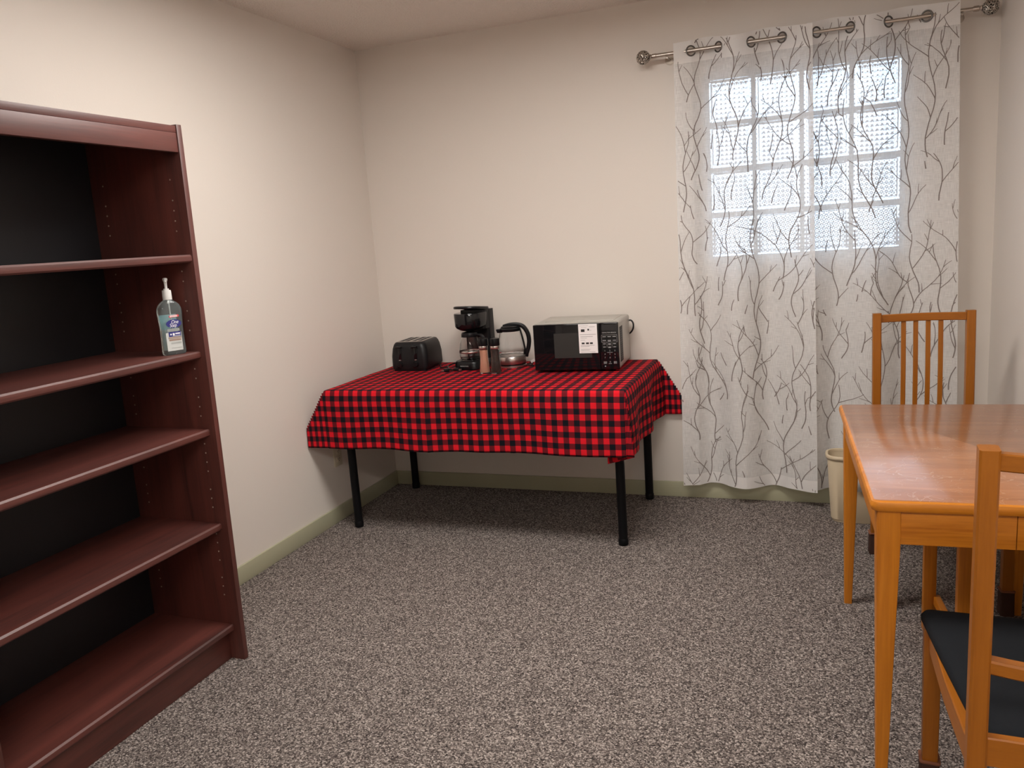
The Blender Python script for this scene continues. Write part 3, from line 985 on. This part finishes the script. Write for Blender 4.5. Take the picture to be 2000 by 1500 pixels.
# ================================================================ microwave
def microwave():
    t = thing('microwave', 'black fronted silver microwave oven with white instruction sticker', 'microwave', (1.270, -0.394, CZ), math.radians(3.0))
    hw, D, Z0, Z1 = 0.2085, 0.315, 0.010, 0.238
    for x in (-0.17, 0.17):
        for y in (0.03, 0.28):
            B().lathe([(0.012, 0), (0.013, 0.002), (0.012, 0.012)], 16, (x, y)).build('foot', M['black_plastic'], t)
    body = B()
    def sec(y, g, r=0.012):
        return [(x, y, z) for x, z in rrect(hw + g, (Z1 - Z0) / 2 + g, r, 5, 0, (Z0 + Z1) / 2)]
    body.loft([sec(0.010, -0.003), sec(0.014, 0.0), sec(D, 0.0), sec(D + 0.006, -0.004)])
    body.box(-hw + 0.045, hw - 0.03, 0.06, D - 0.025, Z1 - 0.001, Z1 + 0.0025, 0.0012, mi=0)
    body.build('casing', M['silver_paint'], t, 40)
    v = B()
    v.box(hw - 0.0004, hw + 0.0010, 0.022, 0.100, 0.040, 0.208, 0.0004)
    for k in range(14):
        z = 0.050 + k * 0.0105
        v.box(hw + 0.0008, hw + 0.0016, 0.030, 0.092, z, z + 0.003, mi=1)
    v.build('vent', [M['ink_black'], M['black_satin']], t, 0)
    xs = 0.118      # split between door and control panel
    d = B().box(-hw + 0.001, xs - 0.001, -0.010, 0.011, Z0 + 0.001, Z1 - 0.004, 0.004, 3)
    door = d.build('door', M['black_gloss'], t, 40)
    B().box(-0.105, 0.078, -0.0108, -0.0095, 0.070, 0.190, 0.0004).build('door_window', M['dark_window'], door, 0)
    cp = B().box(xs, hw - 0.001, -0.010, 0.011, Z0 + 0.001, Z1 - 0.004, 0.004, 3).build('control_panel', M['black_gloss'], t, 40)
    k = B()
    xc = (xs + hw) / 2 + 0.001
    y = -0.0104
    k.text('HAMILTON BEACH', 0.0078, front_plane(xc, y, 0.187), depth=0.0003)
    def strip(x, z, w, h):
        k.box(x - w / 2, x + w / 2, y - 0.0003, y + 0.0006, z - h / 2, z + h / 2)
    zb0, zb1, xb = 0.142, 0.176, 0.037
    strip(xc, zb1, 2 * xb, 0.0009); strip(xc, zb0, 2 * xb, 0.0009)
    strip(xc - xb, (zb0 + zb1) / 2, 0.0009, zb1 - zb0); strip(xc + xb, (zb0 + zb1) / 2, 0.0009, zb1 - zb0)
    for r, z in enumerate((0.168, 0.150, 0.134, 0.119)):
        for c in (-1, 0, 1):
            strip(xc + c * 0.024, z, 0.016 - 0.003 * (r > 1), 0.0028)
            if r > 0 and c == 0:
                strip(xc, z - 0.004, 0.013, 0.0018)
    for c in (-0.5, 0.5):
        strip(xc + c * 0.024, 0.127, 0.0007, 0.022)
    for r, row in enumerate(('123', '456', '789')):
        for c, ch in enumerate(row):
            k.text(ch, 0.0095, front_plane(xc + (c - 1) * 0.024, y, 0.101 - r * 0.0165), depth=0.0003)
    strip(xc, 0.0925, 0.026, 0.0014)
    for dx in (-0.024, 0.024):
        for dz in (0.0395, 0.0425, 0.0455, 0.0485):
            strip(xc + dx, dz, 0.015, 0.0013)
    k.text('0', 0.0105, front_plane(xc, y, 0.047), depth=0.0003)
    strip(xc, 0.0395, 0.014, 0.0018)
    k.build('keypad', M['pale_print'], cp, 0)
    B().box(xc - 0.035, xc + 0.035, y - 0.0002, y + 0.0006, 0.197, 0.224, 0.0002).build('display', M['ink_black'], cp, 0)
    s = B()
    x0, x1, z0, z1 = 0.018, 0.108, 0.092, 0.2315
    s.box(x0, x1, -0.0118, -0.0108, z0, z1, mi=0)
    def line(xa, xb2, z, h=0.0013, mi=1):
        s.box(x0 + xa, x0 + xb2, -0.0122, -0.0116, z1 - z - h / 2, z1 - z + h / 2, mi=mi)
    line(0.006, 0.048, 0.008); line(0.052, 0.080, 0.014, 0.0016); line(0.012, 0.040, 0.017)
    line(0.012, 0.030, 0.031, 0.013, 2); line(0.044, 0.052, 0.027, 0.008, 2); line(0.055, 0.063, 0.030)
    line(0.006, 0.084, 0.050, 0.0018); line(0.008, 0.068, 0.060, 0.0018); line(0.008, 0.040, 0.067); line(0.008, 0.030, 0.077)
    for xa in (0.013, 0.034, 0.053):
        line(xa, xa + 0.014, 0.092, 0.008, 2)
    line(0.008, 0.075, 0.102, 0.0016); line(0.008, 0.050, 0.107); line(0.008, 0.055, 0.121); line(0.008, 0.050, 0.126); line(0.008, 0.078, 0.134, 0.0016)
    s.build('sticker', [M['paper'], M['ink_grey'], M['ink_black']], door, 0)
    B().lathe([(0.0030, -0.0003), (0.0030, 0.0004)], 20, mat=Matrix.Translation((0.140, -0.0102, 0.027)) @ Matrix.Rotation(PI / 2, 4, 'X')).build('emblem', M['pale_print'], cp, 0)
    c = catmull([(0.195, D + 0.004, 0.20), (0.215, D + 0.010, 0.205), (0.228, D + 0.006, 0.19), (0.228, D + 0.002, 0.165), (0.216, D + 0.004, 0.145), (0.195, D + 0.006, 0.13)], 8)
    B().tube(c, 0.0042, 8).build('cord', M['black_plastic'], t, 60)
microwave()

# ================================================================ wall outlet
def outlet():
    t = thing('wall_outlet', 'ivory wall outlet low on the left wall under the cloth', 'outlet', (0, -0.600, 0.345), PI / 2)
    # local front is -y: rotated so that it faces +x
    B().box(-0.036, 0.036, -0.007, -0.0003, -0.060, 0.060, 0.0025).build('cover_plate', M['ivory_plastic'], t)
    for z in (-0.021, 0.021):
        b = B().box(-0.017, 0.017, -0.0095, -0.006, z - 0.015, z + 0.015, 0.002, mi=0)
        b.box(-0.008, -0.005, -0.0098, -0.0090, z - 0.004, z + 0.006, mi=1).box(0.005, 0.008, -0.0098, -0.0090, z - 0.004, z + 0.006, mi=1).box(-0.002, 0.002, -0.0098, -0.0090, z - 0.011, z - 0.006, mi=1)
        b.build('socket', [M['ivory_plastic'], M['ink_black']], t)
outlet()

# ================================================================ curtain rod and curtains
RY, RZ = -0.082, 2.1865
def curtain_rod():
    t = thing('curtain_rod', 'satin nickel curtain rod with round filigree finials above window', 'curtain rod', (0, 0, 0))
    B().tube([(1.640, RY, RZ), (2.30, RY, RZ)], 0.0095, 20).build('rod', M['nickel'], t, 50)
    B().tube([(2.28, RY, RZ), (2.975, RY, RZ)], 0.0080, 20).build('inner_rod', M['nickel'], t, 50)
    for x, s in ((1.588, -1), (3.020, 1)):
        f = bmesh.new()
        bmesh.ops.create_icosphere(f, subdivisions=4, radius=0.033)
        for v in f.verts:                                  # filigree: raised worms on the ball
            n = v.co.normalized()
            w = math.sin(26 * noise.noise(n * 2.4)) * 0.5 + 0.5 * noise.noise(n * 14)
            v.co = n * (0.031 + 0.0035 * w)
        b = B()
        b._add(f, 0, Matrix.Translation((x, RY, RZ)))
        b.build('finial', M['filigree'], t, 0)
        xa = x - s * 0.030
        ro = Matrix.Translation((xa, RY, RZ)) @ Matrix.Rotation(-s * PI / 2, 4, 'Y')
        B().lathe([(0.009, 0.0), (0.012, 0.004), (0.008, 0.009), (0.0115, 0.013), (0.0115, 0.030), (0.0098, 0.034)], 20, mat=ro).build('ferrule', M['nickel'], t)
    for x in (1.700, 2.9155):
        B().lathe([(0.022, 0.0), (0.022, 0.003), (0.010, 0.006)], 20, mat=Matrix.Translation((x, 0, RZ - 0.012)) @ Matrix.Rotation(PI / 2, 4, 'X')).bar([(x, -0.004, RZ - 0.012), (x, RY - 0.004, RZ - 0.014)], 0.010, 0.006, (1, 0, 0)).bar([(x, RY - 0.004, RZ - 0.014), (x, RY - 0.012, RZ - 0.008)], 0.010, 0.004, (1, 0, 0)).build('bracket', M['nickel'], t)
def filigree_mat():
    m, nt, b = new_mat('nickel_filigree_dark_gaps')
    tc = N(nt, 'ShaderNodeTexCoord')
    vo = N(nt, 'ShaderNodeTexVoronoi', feature='DISTANCE_TO_EDGE')
    vo.inputs['Scale'].default_value = 115
    r = ramp(nt, [(0.05, (0.55, 0.50, 0.44)), (0.22, (0.03, 0.026, 0.022))])  # bright strands, cells between them coloured dark
    L(nt, tc.outputs['Object'], vo.inputs['Vector'])
    L(nt, vo.outputs['Distance'], r.inputs['Fac'])
    L(nt, r.outputs['Color'], b.inputs['Base Color'])
    b.inputs['Metallic'].default_value = 0.8
    b.inputs['Roughness'].default_value = 0.36
    return m
M['filigree'] = filigree_mat()
curtain_rod()

def grow_twigs(rng, width, height):
    """list of (points, base width, tip width) in fabric metres; twigs may cross but not run along each other"""
    out = []
    occ = {}
    CELL = 0.013
    ids = [0]
    def blocked(x, z, a, own):
        cx, cz = int(x // CELL), int(z // CELL)
        for dx in (-1, 0, 1):
            for dz in (-1, 0, 1):
                for o_id, o_a in occ.get((cx + dx, cz + dz), ()):
                    if o_id not in own and abs(math.sin(a - o_a)) < 0.42:
                        return True
        return False
    def branch(x, z, ang, length, w0, depth, own):
        ids[0] += 1
        me_id = ids[0]
        own = own | {me_id}
        pts = [(x, z)]
        mine = []
        n = max(4, int(length / 0.011))
        bend = rng.uniform(-0.2, 0.2)
        ph = rng.uniform(0, 6.28)
        wl = rng.uniform(0.18, 0.36)
        sw = rng.uniform(0.20, 0.42) if depth == 0 else 0.25
        kids = []
        gap = rng.uniform(0.05, 0.12)
        since = rng.uniform(0.0, 0.04)
        side = rng.choice((-1, 1))
        for i in range(n):
            s = i * length / n
            a = ang + sw * math.sin(2 * PI * s / wl + ph) + bend * s + rng.uniform(-0.07, 0.07)
            x += math.sin(a) * length / n
            z += math.cos(a) * length / n
            if i > 2 and blocked(x, z, a, own):
                break
            pts.append((x, z))
            mine.append((x, z, a))
            since += length / n
            if depth < 2 and since > gap and i < n - 2:
                kids.append((x, z, a * 0.8 + side * rng.uniform(0.32, 0.65), s))
                side = -side if rng.random() < 0.75 else side
                since = 0
                gap = rng.uniform(0.06, 0.12) if depth == 0 else rng.uniform(0.035, 0.06)
        if len(pts) < 3:
            return
        for px, pz, pa in mine:
            occ.setdefault((int(px // CELL), int(pz // CELL)), []).append((me_id, pa))
        out.append((pts, w0, w0 * (0.66 if depth == 0 else 0.58)))
        for kx, kz, ka, s in kids:
            kl = (rng.uniform(0.10, 0.24) if depth == 0 else rng.uniform(0.025, 0.060)) * (1 - 0.3 * s / length)
            branch(kx, kz, ka, kl, w0 * 0.82, depth + 1, own)
    for k in range(900):
        x = rng.uniform(0.0, width)
        z = rng.uniform(-0.35, height - 0.05)
        a = rng.uniform(-0.25, 0.25)
        c = (int(x // 0.030), int(z // 0.030))
        if any(abs(px - x) < 0.030 and abs(pz - z) < 0.04 for cell, lst in near(occ, x, z, CELL) for px, pz in lst):
            continue
        branch(x, z, a, rng.uniform(0.55, 1.15), 0.0046, 0, frozenset())
    return out
def near(occ, x, z, cell):
    cx, cz = int(x // cell), int(z // cell)
    for dx in range(-4, 5):
        for dz in range(-4, 5):
            if (cx + dx, cz + dz) in occ:
                yield None, [((cx + dx + 0.5) * cell, (cz + dz + 0.5) * cell)]

def curtain(label, xt0, xt1, xb0, xb1, crossings, first_front, seed, edge_mode, edge_amp):
    """crossings: fabric passes the rod plane there; fabric alternates in front of and behind the rod"""
    rng = random.Random(seed)
    ZT, ZB = 2.2325, 0.092
    height = ZT - ZB
    width = xt1 - xt0
    t = thing('curtain', label, 'curtain', (0, 0, 0), 0, 'sheer grommet curtains')
    knots = [xt0 - (0.05 if edge_mode[0] else 0.0)] + list(crossings) + [xt1 + (0.05 if edge_mode[1] else 0.0)]
    def wave(x):
        for i in range(len(knots) - 1):
            if x <= knots[i + 1] or i == len(knots) - 2:
                s = (x - knots[i]) / (knots[i + 1] - knots[i])
                sign = (-1 if first_front else 1) * (1 if i % 2 == 0 else -1)
                if i == 0:
                    s = 0.5 + 0.5 * max(0.0, s)
                elif i == len(knots) - 2:
                    s = 0.5 * min(1.0, s)
                w = knots[i + 1] - knots[i]
                amp = 0.036 if 0 < i < len(knots) - 2 else (0.024, edge_amp[0 if i == 0 else 1])[1]
                return sign * amp * math.sin(PI * s)
        return 0.0
    n_off = rng.uniform(0, 50)
    def P(u, z):
        """u in metres across the fabric at the top, z height"""
        f = u / width
        k = (ZT - z) / height                    # 0 top, 1 hem
        x = (xt0 + f * (xt1 - xt0)) * (1 - k) + (xb0 + f * (xb1 - xb0)) * k
        xw = xt0 + f * (xt1 - xt0)
        drift = 0.020 * k * noise.noise(Vector((f * 4 + n_off, k * 1.2, 0)))
        y = RY + wave(xw + drift) * (1.0 + 0.25 * k * k) + 0.006 * k * noise.noise(Vector((f * 9 + n_off, k * 3, 2.0)))
        y = min(y, -0.030)
        z2 = z + 0.010 * (1 - k) ** 10 * (wave(xw) / 0.03) + 0.004 * k * noise.noise(Vector((f * 6 + n_off, 3, 1)))
        return Vector((x, y, z2))
    bm = bmesh.new()
    uvl = bm.loops.layers.uv.new('cloth')
    nu = int(width / 0.0058)
    zs = [ZT - 0.004 * i for i in range(0, 26)]
    zz = zs[-1]
    nz = 70
    zs += [zz + (ZB - zz) * i / nz for i in range(1, nz + 1)]
    us = [width * i / nu for i in range(nu + 1)]
    rod_u = [((c - xt0), RZ) for c in crossings]
    grid = [[bm.verts.new(P(u, z)) for u in us] for z in zs]
    for j in range(len(zs) - 1):
        for i in range(nu):
            um, zm = (us[i] + us[i + 1]) / 2, (zs[j] + zs[j + 1]) / 2
            if any((um - cu) ** 2 + (zm - cz) ** 2 < 0.0185 ** 2 for cu, cz in rod_u):
                continue
            f = bm.faces.new((grid[j][i], grid[j + 1][i], grid[j + 1][i + 1], grid[j][i + 1]))
            f.smooth = True
            f.material_index = 1 if (zm > ZT - 0.095 or zm < ZB + 0.050) else 0
            for l, (a, b2) in zip(f.loops, ((us[i], zs[j]), (us[i], zs[j + 1]), (us[i + 1], zs[j + 1]), (us[i + 1], zs[j]))):
                l[uvl].uv = (a + seed, b2)
    # printed twigs, lying on the room side of the fabric
    def normal(u, z):
        e = 0.003
        n = (P(min(u + e, width), z) - P(max(u - e, 0), z)).cross(P(u, z + e) - P(u, z - e)).normalized()
        return n if n.y < 0 else -n
    for pts, w0, w1 in grow_twigs(rng, width, height):
        prev = None
        m = len(pts) - 1
        for i, (u, zr) in enumerate(pts):
            z = ZB + zr
            ok = 0.002 < u < width - 0.002 and ZB + 0.002 < z < ZT - 0.002 and not any((u - cu) ** 2 + (z - cz) ** 2 < 0.024 ** 2 for cu, cz in rod_u)
            if not ok:
                prev = None
                continue
            a = pts[max(i - 1, 0)]
            b2 = pts[min(i + 1, m)]
            d = Vector((b2[0] - a[0], b2[1] - a[1])).normalized()
            w = (w0 + (w1 - w0) * i / m) / 2
            nrm = normal(u, z) * 0.0011
            q = []
            for s in (-1, 1):
                uu = min(max(u - s * d.y * w, 0), width)
                q.append(bm.verts.new(P(uu, z + s * d.x * w) + nrm))
            if prev:
                f = bm.faces.new((prev[0], prev[1], q[1], q[0]))
                f.material_index = 2
                f.smooth = True
            prev = q
    me = bpy.data.meshes.new('fabric')
    bm.to_mesh(me)
    bm.free()
    for mm in (M['sheer'], M['sheer_hem'], M['twig']):
        me.materials.append(mm)
    o = bpy.data.objects.new('fabric', me)
    COL.objects.link(o)
    o.parent = t
    for cu, cz in rod_u:
        p = P(cu, cz)
        nrm = normal(cu, cz)
        tx = Vector((0, 0, 1)).cross(nrm).normalized()
        tz = nrm.cross(tx)
        mat = Matrix(((tx.x, tz.x, nrm.x, p.x), (tx.y, tz.y, nrm.y, p.y), (tx.z, tz.z, nrm.z, p.z), (0, 0, 0, 1)))
        prof = [(0.0180, 0.0), (0.0195, 0.0026), (0.0225, 0.0034), (0.0245, 0.0022), (0.0250, 0.0), (0.0245, -0.0022), (0.0225, -0.0034), (0.0195, -0.0026), (0.0180, 0.0)]
        B().lathe(prof, 36, mat=mat, cap0=False, cap1=False).build('grommet', M['dark_nickel'], t, 60)
curtain('sheer twig print curtain hanging over the left half of the window', 1.733, 2.336, 1.716, 2.354, (1.810, 1.933, 2.077, 2.208), True, 3, (True, True), (0.024, 0.046))
curtain('sheer twig print curtain hanging over the right half of the window', 2.313, 2.906, 2.334, 2.945, (2.353, 2.488, 2.639, 2.785), True, 11, (False, True), (0.018, 0.024))

# ================================================================ wastebasket
def wastebasket():
    t = thing('wastebasket', 'beige plastic wastebasket in front of the curtain', 'wastebasket', (2.556, -0.222, 0))
    def ring(hx, hy, r, z):
        return [(x, y, z) for x, y in rrect(hx, hy, r, 6)]
    o = [ring(0.138, 0.053, 0.045, 0.0), ring(0.141, 0.056, 0.047, 0.004), ring(0.141, 0.056, 0.047, 0.010), ring(0.146, 0.059, 0.048, 0.014), ring(0.162, 0.075, 0.055, 0.306)]
    i = [ring(0.159, 0.072, 0.053, 0.312), ring(0.143, 0.056, 0.045, 0.014), ring(0.10, 0.03, 0.02, 0.010)]
    B().loft(o + i).build('bin_body', M['bin'], t, 40)
    rim = []
    for dz, g in ((0.300, 0.000), (0.302, 0.006), (0.310, 0.008), (0.318, 0.006), (0.320, 0.001), (0.318, -0.004), (0.308, -0.005)):
        rim.append(ring(0.162 + g, 0.075 + g, 0.055 + g, dz))
    B().loft(rim, False, False).build('rim', M['bin'], t, 60)
    b = B()
    rows = [(0.080, 0.200), (0.084, 0.3130), (0.092, 0.3225), (0.0985, 0.3200), (0.1005, 0.308), (0.0985, 0.27), (0.0965, 0.22), (0.095, 0.165)]
    rings = []
    for d, z in rows:
        top = []
        for k in range(14):
            x = -0.045 + 0.150 * k / 13
            w = 0.002 * math.sin(x * 120) + 0.0015 * math.sin(x * 47 + z * 30)
            top.append((x, -d + 0.0105 - abs(w), z + (0.004 * math.sin(x * 40) if z < 0.17 else 0)))
        rings.append(top)
    b.loft(rings, False, False, closed=False)
    bag = b.build('bag_liner', M['white_plastic'], None, 60, loc=(2.556, -0.222, 0))
    bag.modifiers.new('thickness', 'SOLIDIFY').thickness = 0.0006
    tag(bag, 'white plastic bag hanging over the front rim of the wastebasket', 'bag')
wastebasket()

# ================================================================ oak table
def oak_table():
    rot = math.radians(2.0)
    t = thing('wooden_table', 'honey oak table with scuffed varnished top and tapered legs', 'table', (2.733, -1.590, 0), rot)
    hx, hy, zt = 0.300, 0.525, 0.735
    def ring(g, z):
        return [(x, y, z) for x, y in rrect(hx + g, hy + g, 0.022 + g, 6)]
    top = B().loft([ring(-0.012, zt - 0.026), ring(-0.003, zt - 0.024), ring(0.0, zt - 0.018), ring(0.0, zt - 0.010), ring(-0.003, zt - 0.003), ring(-0.009, zt)])
    for f in top.bm.faces:
        if f.normal.z > 0.9 and f.calc_center_median().z > zt - 0.001:
            f.material_index = 1
    top.build('tabletop', [M['oak_x'], M['tabletop']], t, 40)
    lx, ly = hx - 0.040, hy - 0.036
    for sx in (-1, 1):
        for sy in (-1, 1):
            cx, cy = sx * lx, sy * ly
            w, f = 0.0255, 0.0128
            ox, oy = sx * (w - f), sy * (w - f)
            b = B().loft([[(px, py, z) for px, py in rrect(h2, h2, 0.003, 2, cx + ox * q, cy + oy * q)]
                          for z, h2, q in ((0.0, f, 0.6), (0.30, (w + f) / 2 - 0.0005, 0.32), (0.600, w - 0.0004, 0.02), (0.630, w, 0.0), (zt - 0.0265, w, 0.0))])
            b.build('leg', M['oak_z'], t)
    za, zb = 0.628, zt - 0.0265
    gx = lx - 0.0255
    for sy in (-1, 1):
        y = sy * (ly + 0.012)
        B().box(-gx, -0.0008, y - 0.010, y + 0.010, za, zb, 0.001).build('end_apron', M['oak_x'], t)
        B().box(0.0008, gx, y - 0.010, y + 0.010, za, zb, 0.001).build('end_apron', M['oak_x'], t)
    gy = ly - 0.0255
    for sx in (-1, 1):
        x = sx * (lx + 0.012)
        B().box(x - 0.010, x + 0.010, -gy, gy, za, zb, 0.001).build('side_apron', M['oak_y'], t)
    for x, y in ((-0.030, 0.335), (0.000, -0.02)):
        B().box(x - 0.019, x + 0.019, y - 0.016, y + 0.016, 0.0, zb, 0.002).build('centre_leg', M['oak_z'], t)
    B().bar([(-0.008, 0.335, 0.110), (0.006, -0.02, 0.110)], 0.022, 0.030, (1, 0, 0)).build('stretcher', M['oak_y'], t)
oak_table()

# ================================================================ dining chairs
def dining_chair(label, x, y, rot):
    """local: seat front towards +y"""
    t = thing('dining_chair', label, 'chair', (x, y, 0), rot, 'slat back dining chairs')
    pw = 0.0155
    bx = 0.165                                             # rear post centre
    for s in (-1, 1):
        p = [(s * bx, -0.262, 0.0), (s * bx, -0.250, 0.25), (s * bx, -0.244, 0.45), (s * bx, -0.249, 0.70), (s * bx, -0.262, 1.0)]
        B().bar(catmull(p, 5), 0.031, 0.036, (1, 0, 0)).build('back_post', M['chair_z'], t)
        fx = 0.190
        B().frus(0.0, (s * fx - 0.0165, s * fx + 0.0165, 0.222, 0.256), 0.432, (s * fx - 0.019, s * fx + 0.019, 0.216, 0.256), 0.003).build('front_leg', M['chair_z'], t)
        for (cx, cy) in ((s * bx, -0.2585), (s * fx, 0.239)):
            so = B()
            so.loft([[(a, b, z) for a, b in rrect(0.0195 + g, 0.0215 + g, 0.007, 3, cx, cy)] for z, g in ((0.0, 0.0015), (0.004, 0.003), (0.05, 0.002), (0.088, 0.0015), (0.0885, 0.0))], mi=0)
            so.loft([[(a, b, z) for a, b in rrect(0.0205 + g, 0.0225 + g, 0.007, 3, cx, cy)] for z, g in ((0.086, 0.001), (0.0875, 0.0025), (0.091, 0.0025), (0.0925, 0.0))], mi=1)
            so.build('leg_sock', [M['sock'], M['sock_band']], t, 50)
        B().bar([(s * (bx + 0.003), -0.228, 0.425), (s * 0.182, -0.02, 0.418), (s * fx, 0.220, 0.410)], 0.020, 0.052, (1, 0, 0)).build('seat_rail', M['chair_y'], t)
    def arc(z, y0, bow, n=10, w=bx - 0.014):
        return [(-w + 2 * w * k / n, y0 - bow * (1 - (2 * k / n - 1) ** 2), z) for k in range(n + 1)]
    B().bar(arc(0.978, -0.2615, 0.022), 0.030, 0.020, (0, 0, 1)).build('top_rail', M['chair_x'], t)
    B().bar(arc(0.610, -0.2470, 0.022), 0.026, 0.026, (0, 0, 1)).build('lower_rail', M['chair_x'], t)
    B().bar(arc(0.446, -0.2440, 0.0), 0.056, 0.020, (0, 0, 1)).build('rear_apron', M['chair_x'], t)
    B().bar([(-0.172, 0.238, 0.408), (0.172, 0.238, 0.408)], 0.048, 0.020, (0, 0, 1)).build('front_apron', M['chair_x'], t)
    for xs in (-0.066, -0.022, 0.022, 0.066):
        bow = 0.022 * (1 - (xs / bx) ** 2)
        B().bar([(xs, -0.2470 - bow, 0.62), (xs, -0.2500 - bow, 0.78), (xs, -0.2615 - bow, 0.966)], 0.017, 0.010, (1, 0, 0)).build('slat', M['chair_z'], t)
    st = B()
    def seat_ring(g, z):
        yb, yf = -0.226 - g, 0.268 + g
        wb, wf = 0.158 + g, 0.214 + g
        pts = []
        for cx, cy, a0 in ((wf, yf, 0), (-wf, yf, 90), (-wb, yb, 180), (wb, yb, 270)):
            r = 0.018
            sx, sy = (1 if cx > 0 else -1), (1 if cy > 0 else -1)
            for k in range(5):
                a = math.radians(a0 + 90 * k / 4)
                pts.append((cx - sx * r + r * math.cos(a), cy - sy * r + r * math.sin(a), z))
        return pts
    st.loft([seat_ring(-0.006, 0.436), seat_ring(0.0, 0.441), seat_ring(0.0, 0.452), seat_ring(-0.006, 0.462), seat_ring(-0.03, 0.468), seat_ring(-0.09, 0.472)])
    st.build('seat', M['black_seat'], t, 60)
dining_chair('wooden slat back chair between the oak table and the curtain', 2.748, -0.860, PI + math.radians(3))
dining_chair('wooden slat back chair with black seat at near end of the table', 2.768, -2.356, math.radians(-2.2))
